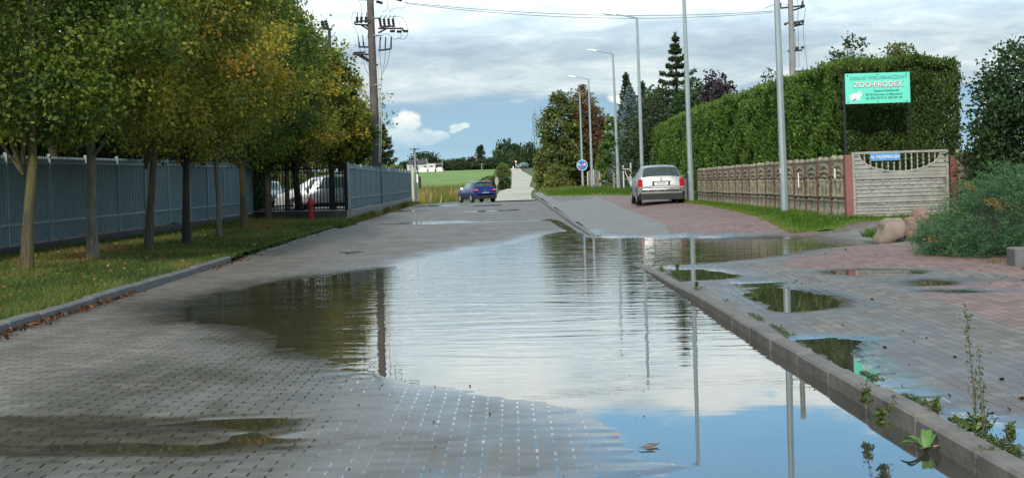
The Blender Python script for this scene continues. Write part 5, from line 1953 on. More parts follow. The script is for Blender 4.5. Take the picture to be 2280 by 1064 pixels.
# posts at the end of the fence
c = at(919, 445, 87)
o = MB().bbox((0, 0, 1.05), (.26, .26, 2.4), .02).build('concrete_post', mat_plain('pale_post', (.42, .40, .33), .8), None, False, (c.x, 87, -.1))
tag(o, 'pale square concrete post at the far end of the left fence', 'post')
c = at(927, 448, 87.6)
t_ = thing('service_post', 'thin metal post with a small meter box beside the pale concrete post', 'post', (c.x, 87.6, -.12))
MB().tube([(0, 0, 0), (0, 0, 3.3)], [.06, .045], 8).build('pole', ZINC, t_, True)
MB().bbox((.09, -.05, 1.6), (.14, .12, .5), .01).build('box', WHITEP, t_)
MB().bbox((.24, .02, 1.35), (.16, .14, .7), .01).build('box', BLACKP, t_)


# hydrant
x, y = gz(693, 495, .14)
t_ = thing('fire_hydrant', 'tall red pillar hydrant on the grass in front of the black railing', 'hydrant', (x, y, ztf(x, y)))
MB().lathe([(.095, -.05), (.095, .05), (.082, .06), (.080, .60), (.088, .62)], n=18).build('barrel', REDP, t_, True)
MB().lathe([(.092, .62), (.108, .64), (.108, .76), (.10, .80), (.07, .87), (.045, .89), (.045, .93), (.02, .935)], n=18).build('cap', REDP, t_, True)
MB().tube([(-.14, 0, .70), (.14, 0, .70)], .048, 12).build('outlet', REDP, t_, True)
MB().box((0, 0, .96), (.03, .03, .07)).build('spindle', BLACK, t_)


# ------------------------------------------------------------------ CARS
def make_car(name, label, loc, rotz, spec):
    t_ = thing(name, label, 'car', loc, rotz)
    ST = spec['st']        # (y, w, zb, zbelt, wr, zr)
    paint, glass = spec['paint'], spec['glass']

    def ring(s):
        y, w_, zb, zl, wr, zr = s
        return [(0, zb), (w_ * .86, zb), (w_ * .975, zb + .10), (w_, zb + .22), (w_, zb + (zl - zb) * .62), (w_ * .965, zl), (wr, zr - .055), (wr * .86, zr - .01), (wr * .45, zr + .01), (0, zr + .015)]
    rings = [[(p[0], s[0], p[1]) for p in ring(s)] for s in ST]
    nr = len(rings[0])

    def SP_(s, tt):
        i = min(int(s), len(ST) - 2)
        f = s - i
        j = min(int(abs(tt)), nr - 2)
        g = abs(tt) - j
        a = Vector(rings[i][j]).lerp(Vector(rings[i][j + 1]), g)
        b = Vector(rings[i + 1][j]).lerp(Vector(rings[i + 1][j + 1]), g)
        return a.lerp(b, f)
    mb = MB()
    vs = []
    for R_ in rings:
        vs += [Vector(p) for p in R_] + [Vector((-p[0], p[1], p[2])) for p in R_[-2:0:-1]]
    n = 2 * nr - 2
    fs = []
    for i in range(len(rings) - 1):
        for k in range(n):
            k2 = (k + 1) % n
            fs.append((i * n + k, i * n + k2, (i + 1) * n + k2, (i + 1) * n + k))
    fs.append(tuple(range(n - 1, -1, -1)))
    fs.append(tuple((len(rings) - 1) * n + k for k in range(n)))
    mb.add(vs, fs)
    mb.build('body', paint, t_, True, ang=28)

    def patch(nm, s0, s1, t0, t1, mat, off=.006, both=False, side=1, ns=5, nt=5, skew=0, th=.004):
        G = []
        for i in range(ns + 1):
            row_ = []
            for k in range(nt + 1):
                tt = t0 + (t1 - t0) * k / nt
                ss = s0 + (s1 - s0) * i / ns
                if skew:
                    ss = ss + skew * (k / nt) * (1 - 2 * i / ns)
                row_.append(SP_(ss, tt))
            G.append(row_)
        full = []
        for r in G:
            if both:
                full.append(r + [Vector((-p.x, p.y, p.z)) for p in r[-2::-1]])
            else:
                full.append([Vector((p.x * side, p.y, p.z)) for p in r])
        m = len(full[0])
        cen = Vector((0, (ST[0][0] + ST[-1][0]) / 2, .75))
        V, Fc = [], []
        for i in range(len(full)):
            for k in range(m):
                a = full[min(i + 1, len(full) - 1)][k] - full[max(i - 1, 0)][k]
                b = full[i][min(k + 1, m - 1)] - full[i][max(k - 1, 0)]
                nn_ = a.cross(b)
                if nn_.length < 1e-8:
                    nn_ = full[i][k] - cen
                nn_.normalize()
                if nn_.dot(full[i][k] - cen) < 0:
                    nn_ = -nn_
                V.append(full[i][k] + nn_ * off)
        for i in range(len(full) - 1):
            for k in range(m - 1):
                Fc.append((i * m + k, i * m + k + 1, (i + 1) * m + k + 1, (i + 1) * m + k))
        return MB().add(V, Fc).build(nm, mat, t_, True)
    for q in spec['patches']:
        nm, s0, s1, a, b, mt, mode = q[:7]
        sk = q[7] if len(q) > 7 else 0
        of = q[8] if len(q) > 8 else .006
        if mode == 'both':
            patch(nm, s0, s1, a, b, mt, of, True, skew=sk)
        else:
            for sd in (1, -1):
                patch(nm, s0, s1, a, b, mt, of, False, sd, skew=sk)
    for (yy, ) in [(v,) for v in spec['axles']]:
        for sd in (1, -1):
            wR = spec['wr']
            W_ = spec['w']
            ac = MB()
            pr = [(yy + (wR + .055) * math.cos(a), wR + (wR + .055) * math.sin(a)) for a in np.linspace(-.25, PI + .25, 18)]
            ac.prism(pr, 'x', sd * (W_ - .10), sd * (W_ + .006))
            ac.build('wheel_arch', BLACKP, t_)
            # tyre: lathe about x
            prof = [(wR * .62, -.10), (wR * .93, -.10), (wR, -.07), (wR, .07), (wR * .93, .10), (wR * .62, .10)]
            vs = []
            N = 24
            for r0, x0 in prof:
                for k in range(N):
                    a = 2 * PI * k / N
                    vs.append((sd * (W_ - .08) + x0, yy + r0 * math.cos(a), wR + r0 * math.sin(a)))
            fs = [(i * N + k, i * N + (k + 1) % N, (i + 1) * N + (k + 1) % N, (i + 1) * N + k) for i in range(5) for k in range(N)]
            wh_ = bpy.data.objects.new('wheel', None)
            wm = MB().add(vs, fs).mesh('wheel', True)
            wm.materials.append(RUBBER)
            wh_ = link('wheel', wm, None, t_)
            rm = MB()
            xo = sd * (W_ - .08 + .082)
            for k in range(spec.get('spokes', 8)):
                a = 2 * PI * k / spec.get('spokes', 8)
                ca, sa = math.cos(a), math.sin(a)
                rm.tube([(xo, yy + .03 * ca, wR + .03 * sa), (xo, yy + wR * .62 * ca, wR + wR * .62 * sa)], [.030, .024], 5)
            rm.tube([(xo - sd * .03, yy, wR), (xo + sd * .02, yy, wR)], [.06, .05], 12)
            rp = [(yy + wR * .64 * math.cos(2 * PI * k / N), wR + wR * .64 * math.sin(2 * PI * k / N)) for k in range(N)]
            ring_ = [(xo, a, b) for a, b in rp]
            rm.tube(ring_ + [ring_[0]], .018, 5, False)
            rm.build('rim', CHROME, wh_, True)
            MB().prism([(yy + wR * .62 * math.cos(2 * PI * k / N), wR + wR * .62 * math.sin(2 * PI * k / N)) for k in range(N)], 'x', xo - sd * .06, xo - sd * .05).build('hub_well', BLACKP, wh_)
    return t_


def extras_rear(t_, z, y, text=None, w_=.52):
    MB().bbox((0, y, z), (w_, .012, .115), .003).build('number_plate', PLATE, t_)
    if text:
        me = textmesh(text, .10, .0008, 'CENTER', .8, .001)
        link('plate_lettering', me, PLATE_T, t_, (0, y - .009, z))


# estate car: rear at y=0, nose at +y
est = dict(paint=SILVER, glass=GLASS, w=.87, wr=.315, axles=(.92, 3.62), spokes=7, st=[
    (0.00, .76, .36, .58, .70, .62), (.03, .82, .30, .62, .72, .68), (.10, .865, .26, .66, .76, .72), (.16, .865, .25, .96, .74, 1.00), (.42, .87, .25, .965, .62, 1.43), (1.2, .87, .22, .96, .62, 1.475),
    (2.2, .87, .22, .95, .62, 1.47), (2.75, .87, .22, .94, .60, 1.42), (3.45, .87, .22, .93, .66, .97), (4.2, .85, .24, .84, .66, .86), (4.55, .80, .28, .70, .62, .74), (4.66, .70, .34, .58, .55, .60)],
    patches=[('rear_window', 3.14, 3.93, 6.15, 9, GLASS, 'both'), ('side_window', 4.08, 4.95, 5.12, 5.94, GLASSG, 'side'), ('side_window', 5.04, 5.96, 5.12, 5.94, GLASSG, 'side'),
             ('side_window', 6.05, 7.2, 5.12, 5.9, GLASSG, 'side', -.12), ('windscreen', 7.1, 7.92, 6.2, 9, GLASS, 'both'),
             ('bumper_skirt', .3, 2.4, 1.05, 2.7, BLACKP, 'both'), ('door_seam', 5.0, 5.02, 2.4, 5.0, BLACKP, 'side'), ('door_seam', 6.0, 6.02, 2.4, 5.0, BLACKP, 'side')])
xw_, yw_ = gz(1427, 457, .24)
cz_ = ztf(5.2, 53.5)
car = make_car('estate_car', 'silver estate car parked half on the grass, seen from behind', (5.52, 53.2, cz_ - .01), rad(-1.0), est)
extras_rear(car, .795, .085, 'CIN 2X94')
MB().bbox((0, .105, .80), (.66, .03, .16), .004).build('plate_recess', BLACKP, car)
MB().tube([(-.35, .118, .885), (.38, .118, .885)], .011, 6).build('trim_strip', CHROME, car)
for sd in (1, -1):
    mb = MB().bbox((sd * .765, .145, .825), (.19, .10, .30), .02)
    mb.build('tail_light', LENSR, car)
    mb = MB().bbox((sd * .99, 2.72, 1.0), (.20, .13, .15), .03)
    mb.build('mirror', SILVER, car)
    MB().bbox((sd * .875, 1.75, .86), (.03, .17, .03), .006).build('door_handle', BLACKP, car)
    MB().tube([(sd * .60, .6, 1.46), (sd * .59, 1.4, 1.52), (sd * .59, 2.4, 1.50)], .012, 6).build('roof_rail', BLACKP, car)
MB().bbox((0, .05, .645), (1.60, .14, .035), .01).build('bumper_strip', SILVER, car)
MB().bbox((0, .10, .335), (1.66, .24, .26), .05).build('lower_bumper', BLACKP, car)
MB().tube([(.0, .165, 1.015), (-.33, .20, 1.05)], .010, 5).tube([(.02, .15, 1.0), (.02, .2, 1.02)], .018, 6).build('wiper', BLACKP, car)
MB().tube([(0, .13, .935), (0, .12, .935)], .042, 14).build('badge', CHROME, car)
MB().tube([(0, .75, 1.48), (0, .63, 1.62)], .006, 5).build('aerial', BLACKP, car)

# blue crossover, seen from behind and its left side
suv = dict(paint=BLUEP, glass=GLASS, w=.90, wr=.345, axles=(.85, 3.50), spokes=5, st=[
    (0.0, .74, .45, .66, .66, .70), (.06, .84, .38, .70, .70, .76), (.14, .89, .34, .78, .74, .86), (.24, .90, .32, 1.04, .74, 1.10), (.62, .90, .30, 1.05, .62, 1.53), (1.3, .90, .28, 1.02, .64, 1.60),
    (2.1, .90, .28, .99, .63, 1.59), (2.6, .90, .28, .98, .60, 1.52), (3.35, .90, .28, .97, .70, 1.04), (4.0, .88, .30, .92, .66, .97), (4.30, .82, .36, .78, .60, .82), (4.42, .70, .42, .62, .55, .66)],
    patches=[('rear_window', 3.18, 3.85, 6.2, 9, BLACKP, 'both'), ('rear_glass', 3.24, 3.78, 6.6, 9, GLASS, 'both', 0, .012), ('side_window', 4.2, 4.95, 5.15, 5.9, GLASS, 'side'), ('side_window', 5.04, 5.96, 5.12, 5.92, GLASSG, 'side'),
             ('side_window', 6.05, 7.25, 5.12, 5.9, GLASSG, 'side', -.12), ('windscreen', 7.1, 7.92, 6.2, 9, GLASS, 'both'),
             ('lower_cladding', .2, 10.2, 1.0, 2.9, BLACKP, 'side'), ('rear_skirt', .1, 2.2, 1.0, 2.6, BLACKP, 'both'), ('door_seam', 5.0, 5.02, 2.9, 5.0, BLACKP, 'side')])
cpt = at(1083, 448, 107)
su = make_car('crossover_car', 'dark blue crossover turning at the crossing, seen from behind', (cpt.x, 106.5, -.50), rad(20), suv)
extras_rear(su, .72, .045)
for sd in (1, -1):
    MB().bbox((sd * .72, .17, .96), (.36, .16, .13), .03).build('tail_light', LENSR, su)
    MB().bbox((sd * .72, .085, .965), (.30, .012, .022), .003).build('light_strip', LENSW, su)
    MB().bbox((sd * 1.0, 2.72, 1.08), (.22, .14, .16), .03).build('mirror', WHITEP, su)
    MB().tube([(sd * .62, .9, 1.59), (sd * .60, 1.5, 1.655), (sd * .60, 2.5, 1.62)], .022, 6).build('roof_rail', CHROME, su)
    MB().bbox((sd * .60, .035, .60), (.34, .05, .07), .01).build('reflector', LENSW, su)
    MB().bbox((sd * .905, 1.7, .93), (.03, .18, .035), .006).build('door_handle', CHROME, su)
MB().tube([(0, .15, .90), (0, .135, .90)], .06, 14).build('badge', CHROME, su)
MB().bbox((0, .10, .46), (1.70, .24, .26), .05).build('lower_bumper', BLACKP, su)
MB().bbox((0, .62, 1.575), (1.1, .22, .03), .008).build('spoiler', BLUEP, su)

# people carrier in the yard (profile, nose to the left)
mpv = dict(paint=SILVERB, glass=GLASSG, w=.90, wr=.33, axles=(.80, 3.50), spokes=9, st=[
    (0.0, .78, .40, .68, .70, .72), (.08, .88, .32, 1.02, .74, 1.08), (.35, .90, .28, 1.05, .66, 1.58), (1.2, .90, .24, 1.02, .66, 1.66),
    (2.2, .90, .24, 1.0, .66, 1.66), (2.8, .90, .24, .99, .62, 1.58), (3.75, .90, .24, .97, .72, 1.06), (4.25, .86, .28, .86, .66, .90), (4.45, .74, .36, .66, .60, .70)],
    patches=[('rear_window', 1.12, 1.9, 6.2, 9, GLASS, 'both'), ('side_window', 2.06, 2.95, 5.12, 5.92, GLASSG, 'side'), ('side_window', 3.04, 3.95, 5.12, 5.92, GLASSG, 'side'),
             ('side_window', 4.06, 5.35, 5.12, 5.9, GLASSG, 'side', -.1), ('windscreen', 5.1, 5.92, 6.2, 9, GLASS, 'both'), ('lower_cladding', .3, 7.2, 1.0, 2.6, BLACKP, 'side'),
             ('door_seam', 3.0, 3.02, 2.8, 5.0, BLACKP, 'side'), ('door_seam', 4.02, 4.04, 2.8, 5.0, BLACKP, 'side'), ('chrome_strip', .9, 6.4, 2.9, 3.15, CHROME, 'side', 0, .012)])
mp = make_car('people_carrier', 'silver people carrier parked behind the black railing, seen from its side', (-6.35, 66.0, .10), rad(90), mpv)
for sd in (1, -1):
    MB().bbox((sd * .80, 4.22, .78), (.16, .26, .16), .03).build('headlight', LENSW, mp)
    MB().bbox((sd * 1.0, 2.95, 1.08), (.2, .13, .16), .03).build('mirror', SILVERB, mp)
    MB().bbox((sd * .905, 1.85, .93), (.03, .18, .035), .006).build('door_handle', BLACKP, mp)
    MB().bbox((sd * .84, .10, 1.05), (.12, .12, .34), .02).build('tail_light', LENSR, mp)

# hatchback facing the camera in the yard
hat = dict(paint=SILVERB, glass=GLASSG, w=.86, wr=.30, axles=(.75, 3.15), spokes=8, st=[
    (0.0, .74, .40, .66, .66, .70), (.08, .84, .30, .94, .70, 1.0), (.45, .86, .25, .95, .60, 1.40), (1.2, .86, .22, .93, .62, 1.46), (1.9, .86, .22, .92, .60, 1.42), (2.7, .86, .22, .90, .68, .98),
    (3.6, .84, .25, .82, .66, .88), (3.95, .78, .28, .70, .60, .74), (4.05, .68, .34, .60, .55, .62)],
    patches=[('rear_window', 1.14, 1.9, 6.2, 9, GLASS, 'both'), ('side_window', 2.06, 2.95, 5.12, 5.92, GLASSG, 'side'), ('side_window', 3.04, 4.3, 5.12, 5.9, GLASSG, 'side', -.1), ('windscreen', 4.1, 4.92, 6.1, 9, GLASSG, 'both'),
             ('grille', 7.2, 7.9, 4.2, 5.0, BLACKP, 'both')])
ht_ = make_car('hatchback_car', 'silver hatchback facing the road behind the black railing', ((572 - HX) / F * 78, 82, .10), rad(186), hat)
for sd in (1, -1):
    MB().bbox((sd * .62, 3.93, .70), (.30, .16, .14), .03).build('headlight', LENSW, ht_)
    MB().bbox((sd * .97, 2.45, .98), (.2, .13, .15), .03).build('mirror', SILVERB, ht_)
MB().bbox((0, 4.06, .50), (.52, .015, .115), .003).build('number_plate', PLATE, ht_)
MB().bbox((0, 4.03, .68), (.75, .03, .10), .01).build('grille_bar', BLACKP, ht_)
MB().bbox((0, 4.02, .36), (1.2, .06, .12), .02).build('lower_grille', BLACKP, ht_)

# distant parked car by the track
dc = copytree(ht_, ((1172 - HX) / F * 440, 438, 3.25), rad(150), 'distant dark grey car parked at the head of the pale track', (1.25, 1.25, 1.25))
dc.name = 'distant_car'
for ch in dc.children:
    if ch.name.startswith('body'):
        ch.data = ch.data.copy()
        ch.data.materials.clear()
        ch.data.materials.append(GREYP)

# ------------------------------------------------------------------ far right: plank fence, white frame, black gate
pf = thing('plank_fence', 'grey weathered plank fence behind the far lamp posts', 'fence', (at(1308, 389, 126).x, 126, -.1))
r = random.Random(3)
Lp = (at(1378, 389, 121).x - at(1308, 389, 126).x)
nb_ = 26
for k in range(nb_):
    x = Lp * k / (nb_ - 1)
    y = -5.0 * k / (nb_ - 1)
    h = 1.75 + r.uniform(-.12, .12)
    mb = MB().bbox((x, y, h / 2), (Lp / nb_ * .78, .03, h), .006, Matrix.Rotation(r.uniform(-.03, .03), 3, 'Y'))
    mb.build('plank', GREYW if k % 5 else WHITEW, pf)
MB().tube([(0, .05, .5), (Lp, -4.95, .5)], .03, 4).build('rail', GREYW, pf)
MB().tube([(0, .05, 1.3), (Lp, -4.95, 1.3)], .03, 4).build('rail', GREYW, pf)
wf = thing('white_gate_frame', 'white wooden frame with a diagonal brace left of the silver estate car', 'gate', (at(1388, 389, 92).x, 92, ztf(7.2, 92)))
MB().bbox((0, 0, .8), (.08, .08, 1.7), .006).build('post', WHITEW, wf)
MB().bbox((.48, 0, .85), (.10, .08, 1.8), .006).build('post', WHITEW, wf)
MB().bbox((.24, 0, 1.35), (.38, .06, .07), .005).build('rail', WHITEW, wf)
MB().tube([(.08, 0, 1.3), (.44, 0, .35)], .032, 4).build('brace', WHITEW, wf)
MB().bbox((-.62, .1, .6), (.10, .03, 1.2), .006).bbox((-.40, .1, .62), (.10, .03, 1.25), .006).bbox((-.18, .1, .6), (.10, .03, 1.2), .006).build('plank', GREYW, wf)
bgp = thing('black_gate', 'black metal gate at the far end of the ornamental wall beside the estate car', 'gate', (7.62, 61.5, -.02))
MB().bbox((0, 0, .80), (.14, .14, 1.6), .01).build('post', BLACK, bgp)
mb = MB()
for k in range(22):
    mb.box((.1 + k * .005, .15 + .13 * k, .78), (.03, .05, 1.4))
mb.build('bars', BLACK, bgp)
MB().tube([(.08, .08, .2), (.18, 3.0, .2)], .02, 4).build('rail', BLACK, bgp)
MB().tube([(.08, .08, 1.4), (.18, 3.0, 1.4)], .02, 4).build('rail', BLACK, bgp)
lw = MB()
for k in range(16):
    lw.bbox((.002 * k, 1.0 + 2.05 * k, .55), (.06, 2.0, 1.1), .008)
o = lw.build('low_wall', GREYW, None, False, (7.95, 64.5, .0))
tag(o, 'low grey concrete fence under the hedge beyond the black gate', 'fence')

# ------------------------------------------------------------------ distance: house, posts, mast, signs
hx_ = (940 - HX) / F * 455
hs = thing('white_house', 'long low white house with a dark roof at the left end of the field', 'house', (hx_, 455, 3.3))
MB().box((0, 0, 1.25), (9.0, 6, 2.5)).build('wall', mat_plain('far_white_wall', (.50, .48, .46), .8), hs)
MB().prism([(-3.4, 2.45), (3.4, 2.45), (.0, 3.9)], 'x', -4.3, 1.6).build('roof', ROOFD, hs)
MB().prism([(-3.0, 2.0), (3.0, 2.0), (.0, 2.6)], 'x', 4.52, 6.8).build('shed_roof', mat_plain('brown_roof', (.14, .09, .08), .8), hs)
for x in (-3.4, -1.6, 1.2, 3.2):
    f = MB().box((x, -3.04, 1.3), (.8, .08, 1.0)).build('window', GLASS, hs)
MB().box((-1.4, -.6, 3.7), (.5, .5, 1.2)).build('chimney', CONC, hs)
MB().tube([(2.2, -2, 2.4), (1.5, -2, 4.2)], .09, 6).build('mast', CABLEL, hs)
for k, (px, wd, lab) in enumerate([(943, 3.2, 'left'), (962, 2.8, 'middle'), (978, 2.6, 'right')]):
    x = (px - HX) / F * 436
    o = MB()
    prof = [(-wd / 2, 0), (-wd / 2, .7), (-wd * .3, .8), (-wd * .16, 1.35), (wd * .25, 1.35), (wd * .4, .85), (wd / 2, .7), (wd / 2, 0)]
    o.prism(prof, 'y', -.8, .8)
    o = o.build('parked_van', WHITEP, None, False, (x, 436, 3.15))
    tag(o, {'left': 'leftmost', 'middle': 'middle', 'right': 'rightmost'}[lab] + ' of three small white vehicles parked before the white house', 'vehicle', 'white vehicles by the far house')


def far_pole(px, py0, py1, D, label, kind):
    p = at(px, py1, D)
    t_ = thing('electric_pole', label, 'utility pole', (p.x, D, float(zt(0, D))))
    H = at(px, py0, D).z - float(zt(0, D))
    if kind == 'A':
        MB().tube([(-.45, 0, H * .0), (0, 0, H)], .13, 6).tube([(.75, 0, 0), (0.05, 0, H)], .13, 6).tube([(-.9, 0, H * .97), (.9, 0, H * .97)], .07, 4).tube([(-.7, 0, H * .84), (.1, 0, H * .84)], .06, 4).build('frame', STEELD, t_)
    else:
        MB().tube([(0, 0, 0), (0, 0, H)], .13, 6).tube([(-.5, 0, H * .94), (.5, 0, H * .94)], .06, 4).build('pole', CONC, t_)
    return t_


far_pole(924, 330, 378, 260, 'dark A-frame electric pole at the end of the left fence', 'A')
far_pole(985, 352, 379, 400, 'pale thin pole at the far edge of the field beside the white house', 'T')
far_pole(1062, 342, 378, 470, 'thin pole just left of the poplar', 'T')
far_pole(1104, 335, 370, 470, 'thin pole right of the poplar', 'T')
far_pole(1073, 364, 379, 400, 'short pale post with a crossbar in the field under the poplar', 'T')

D = 900
p = at(1193, 330, D)
t_ = thing('radio_mast', 'tall thin lattice radio mast above the distant trees', 'mast', (p.x, D, 4))
Ht = at(1193, 243, D).z - 4
mb = MB()
for sx_ in (-.7, .7):
    mb.tube([(sx_ * 1.3, 0, 0), (sx_, 0, Ht * .93)], .14, 4)
n = 16
for k in range(n):
    a, b = Ht * .93 * k / n, Ht * .93 * (k + 1) / n
    mb.tube([(-.8 if k % 2 else .8, 0, a), (.8 if k % 2 else -.8, 0, b)], .09, 4)
mb.build('lattice', STEELD, t_)
MB().tube([(0, 0, Ht * .9), (0, 0, Ht)], .1, 4).tube([(-1.6, 0, Ht * .55), (-1.6, 0, Ht * .9)], .1, 4).tube([(1.6, 0, Ht * .5), (1.6, 0, Ht * .86)], .1, 4).tube([(-2.6, 0, 0), (-2.6, 0, Ht * .55)], .1, 4).build('antenna', STEELD, t_)

# warning sign and two bollards at the top of the track
c = at(1149, 378, 446)
t_ = thing('warning_sign', 'small red and white triangular sign on a post at the head of the pale track', 'road sign', (c.x, 440, 3.2))
MB().tube([(0, 0, 0), (0, 0, 2.0)], .09, 6).build('post', WHITEP, t_)
MB().prism([(-.5, 1.75 + .8), (.5, 1.75 + .8), (0, 1.75)], 'y', -.06, 0).build('border', SIGNRED, t_)
MB().prism([(-.34, 1.75 + .70), (.34, 1.75 + .70), (0, 1.75 + .18)], 'y', -.09, -.061).build('face', WHITEP, t_)
c = at(1143, 378, 440)
o = MB().bbox((0, 0, .4), (.35, .3, .9), .04).build('bollard', WHITEP, None, False, (c.x, 438, 3.2))
tag(o, 'short white bollard left of the small triangular sign on the track', 'bollard')
# back of an oval mirror / sign beside the track
c = at(1106, 404, 185)
t_ = thing('traffic_mirror', 'pale oval sign seen edge-on in the weeds left of the track', 'sign', (c.x, 185, float(zt(0, 185))))
MB().tube([(0, 0, 0), (0, 0, 1.4)], .05, 6).build('post', ZINC, t_)
MB().prism([(.24 * math.cos(2 * PI * k / 20), 1.15 + .55 * math.sin(2 * PI * k / 20)) for k in range(20)], 'y', -.04, 0).build('face', CONCW, t_)

# ochre chimneyed house behind the hedge
hh_ = at(1778, 389, 78)
t_ = thing('ochre_house', 'ochre house hidden behind the hedge, only its chimney top showing', 'house', (hh_.x + .4, 78, 0))
MB().box((1.0, 2.0, 1.7), (7, 7, 3.4)).build('wall', YELWALL, t_)
MB().prism([(-1.8, 3.4), (5.8, 3.4), (2.0, 5.2)], 'x', -2.8, 4.8).build('roof', ROOFD, t_)
MB().bbox((-.2, 0, 5.55), (.42, .42, 2.1), .01).build('chimney', YELWALL, t_)
MB().bbox((-.2, 0, 6.64), (.50, .50, .07), .01).build('chimney_cap', ROOFD, t_)


# ------------------------------------------------------------------ kerbside plants, litter
def herb(label, px, py, z, H, nstem, seed, leafy=True, lean=.06, col=.35):
    x, y = gz(px, py, z)
    t_ = thing('weed_plant', label, 'plant', (x, y, z))
    r = np.random.default_rng(seed)
    mb = MB()
    Ls, Ts, sz = [], [], []
    for s in range(nstem):
        h = H * (1 if s == 0 else r.uniform(.35, .8))
        a, ln = r.uniform(0, 6.28), r.uniform(.3, 1.0) * lean * h
        bx, by = r.normal() * .012, r.normal() * .012
        pts = [(bx + math.cos(a) * ln * f * f + r.normal() * .003, by + math.sin(a) * ln * f * f, h * f) for f in (0, .3, .6, .85, 1)]
        mb.tube(pts, [.004, .0035, .003, .002, .0015], 5)
        m = int(85 * h / .5) if leafy else int(60 * h / .5)
        f = r.random(m) ** .8
        X = np.interp(f, (0, .3, .6, .85, 1), [p[0] for p in pts]) + r.normal(size=m) * (.010 + .012 * (1 - f))
        Y = np.interp(f, (0, .3, .6, .85, 1), [p[1] for p in pts]) + r.normal(size=m) * (.010 + .012 * (1 - f))
        Ls.append(np.stack([X, Y, f * h], 1))
        Ts.append(np.clip(col + r.normal(size=m) * .15, 0, .9))
        sz.append(.014 + .013 * r.random(m))
    # basal leaves
    m = 46
    a = r.random(m) * 6.28
    q = r.random(m) * .07 * (H / .4)
    Ls.append(np.stack([np.cos(a) * q, np.sin(a) * q, .015 + r.random(m) * .08], 1))
    Ts.append(np.clip(col + .15 + r.normal(size=m) * .2, 0, .95))
    sz.append(.035 + .03 * r.random(m))
    mb.build('stem', mat_plain('weed_stem', (.10, .085, .045), .8), t_)
    L = np.concatenate(Ls)
    link('foliage', leafmesh('foliage', L, np.concatenate(sz), np.concatenate(Ts), .3, seed, .4), HERB, t_)
    return t_


herb('tallest seed-headed weed growing from the kerb joint at lower right', 2168, 958, .11, .68, 2, 1)
herb('slender weed just right of the tallest weed by the kerb', 2185, 962, .11, .46, 2, 2)
herb('thin dry weed standing on the kerb where the green reflection lies', 1930, 900, .11, .20, 2, 3, False, col=.2)
herb('drooping weed on the water side of the kerb, left of the broad-leaved plant', 1962, 950, .10, .17, 4, 4, lean=.6)
herb('small weed tuft at the bottom right kerb edge', 2250, 985, .11, .12, 6, 5, lean=.5)
herb('weed tuft behind the kerb between the tall weeds and the thin dry weed', 2085, 925, .10, .09, 6, 6, lean=.6)
herb('upright weed growing at the drowned kerb end in the middle of the flood', 1508, 604, .02, .17, 7, 7, lean=.8)
herb('low weed beside the drowned kerb end', 1474, 606, .02, .09, 7, 8, lean=1.0, col=.5)
herb('tiny weed on the kerb below the drowned end', 1552, 645, .08, .09, 5, 9, lean=.5)
herb('short ragged weed at the water line near the bottom right corner', 2200, 1045, .02, .16, 5, 10, lean=.7)

# broad-leaved plant in the water
x, y = gz(2062, 1005, .0)
t_ = thing('broadleaf_plant', 'bright green broad-leaved plant growing at the kerb foot in the water', 'plant', (x, y, .0))
r = random.Random(5)
for k, (a, l, up) in enumerate([(3.0, .13, .05), (2.6, .11, .07), (1.2, .10, .10), (.6, .09, .08), (4.2, .09, .03), (1.9, .08, .06)]):
    vs, fs = [], []
    n = 7
    for i in range(n + 1):
        f = i / n
        w_ = .026 * math.sin(PI * min(1, f * .92 + .08)) ** .8 + .002
        cx_, cy_ = math.cos(a) * l * f, math.sin(a) * l * f
        z_ = up * math.sin(f * 2.2)
        nx_, ny_ = -math.sin(a), math.cos(a)
        vs += [(cx_ + nx_ * w_, cy_ + ny_ * w_, z_ + .008), (cx_, cy_, z_), (cx_ - nx_ * w_, cy_ - ny_ * w_, z_ + .008)]
    for i in range(n):
        b = i * 3
        fs += [(b, b + 1, b + 4, b + 3), (b + 1, b + 2, b + 5, b + 4)]
    lf = mat_plain('broad_leaf', (.065, .15, .025), .5, 0, .25, 20) if k == 0 else lf
    MB().add(vs, fs).build('leaf', lf, t_, True)
MB().add([(.03, -.03, .03), (.09, -.04, .045), (.10, -.025, .04), (.04, -.01, .035)], [(0, 1, 2, 3)]).build('withered_leaf', mat_plain('withered_leaf', (.45, .22, .10), .6), t_)

# moss and debris along the kerb back
n = 5200
yv = 1 / r_.uniform(1 / 21.0, 1 / 6.3, n)
xv = np.interp(yv, [3, 8, 12, 18, 21.5], [2.37, 2.27, 2.19, 2.12, 2.06]) + .085 + np.abs(r_.normal(size=n)) * .035
kp = vnoise(yv * 2.2, yv * 0, 5) > .58
xv, yv = xv[kp], yv[kp]
zv = np.interp(yv, [3, 17, 22], [.105, .10, .03])
L = np.stack([xv, yv, zv + r_.random(len(xv)) * .02], 1)
o = link('moss', leafmesh('moss', L, .012 + .012 * r_.random(len(L)), np.clip(.3 + r_.normal(size=len(L)) * .2, 0, 1), 0, 4, .6), HERB)
tag(o, kind='stuff')


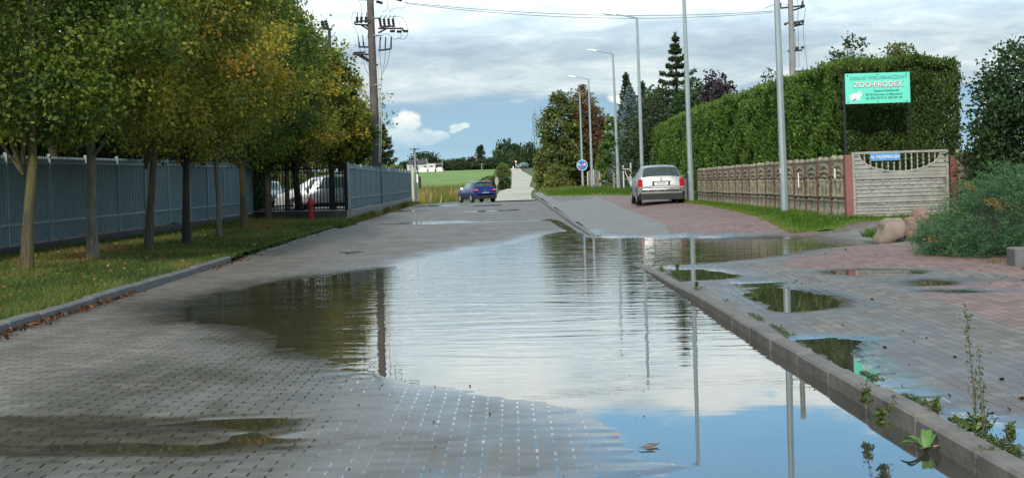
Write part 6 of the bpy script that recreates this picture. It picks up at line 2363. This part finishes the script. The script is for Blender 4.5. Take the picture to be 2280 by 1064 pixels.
def litter(name, P, size, seed, tint=.5):
    r = np.random.default_rng(seed)
    n = len(P)
    d = np.stack([r.normal(size=n), r.normal(size=n), r.normal(size=n) * .25], 1)
    o = link(name, leafmesh(name, P, size, np.clip(tint + r.normal(size=n) * .22, 0, 1), 0, seed, .7, d * 3), LITTER)
    return tag(o, kind='stuff')


n = 800
yv = 1 / r_.uniform(1 / 30.0, 1 / 13.5, n)
cl = vnoise(yv * .9, yv * 0, 9)
kp = cl > .52
yv = yv[kp]
xv = -5.37 + np.abs(r_.normal(size=len(yv))) * .10
litter('fallen_leaves', np.stack([xv, yv, np.full(len(yv), .045) + r_.random(len(yv)) * .03], 1), .035 + .035 * r_.random(len(yv)), 3, .4)
n = 900
P = np.stack([r_.uniform(-9.8, -5.6, n), r_.uniform(14, 45, n)], 1)
litter('fallen_leaves', np.stack([P[:, 0], P[:, 1], zt(P[:, 0], P[:, 1]) + .05], 1), .04 + .04 * r_.random(n), 5, .8)
n = 260
P = np.stack([r_.uniform(2.4, 7.5, n), 1 / r_.uniform(1 / 28.0, 1 / 7.0, n)], 1)
litter('leaf_debris', np.stack([P[:, 0], P[:, 1], sidez(P[:, 0][None], P[:, 1][None])[0] + .008], 1), .02 + .03 * r_.random(n), 6, .25)
n = 60
P = np.stack([r_.uniform(-4, 1.0, n), 1 / r_.uniform(1 / 11.0, 1 / 6.8, n)], 1)
litter('leaf_debris', np.stack([P[:, 0], P[:, 1], np.maximum(roadz(P[:, 0][None], P[:, 1][None])[0], 0) + .006], 1), .010 + .016 * r_.random(n), 7, .2)
for (px, py, s_, lab) in [(1440, 998, .055, 'brown curled leaf floating at the edge of the paving in the flood'), (1370, 968, .02, 'tiny orange leaf lying at the waterline near the bottom centre'), (1452, 992, .05, 'dark curled leaf floating just right of the brown one')]:
    x, y = gz(px, py, .004)
    vs = [(-s_, 0, .004), (-s_ * .3, s_ * .5, .012), (s_ * .5, s_ * .4, .006), (s_, 0, .014), (s_ * .3, -s_ * .45, .004), (-s_ * .5, -s_ * .4, .010)]
    o = MB().add(vs, [(0, 1, 2, 3, 4, 5)]).build('floating_leaf', mat_plain('leaf_brown', (.12, .06, .03) if px != 1370 else (.4, .18, .05), .5), None, False, (x, y, .004))
    tag(o, lab, 'leaf')
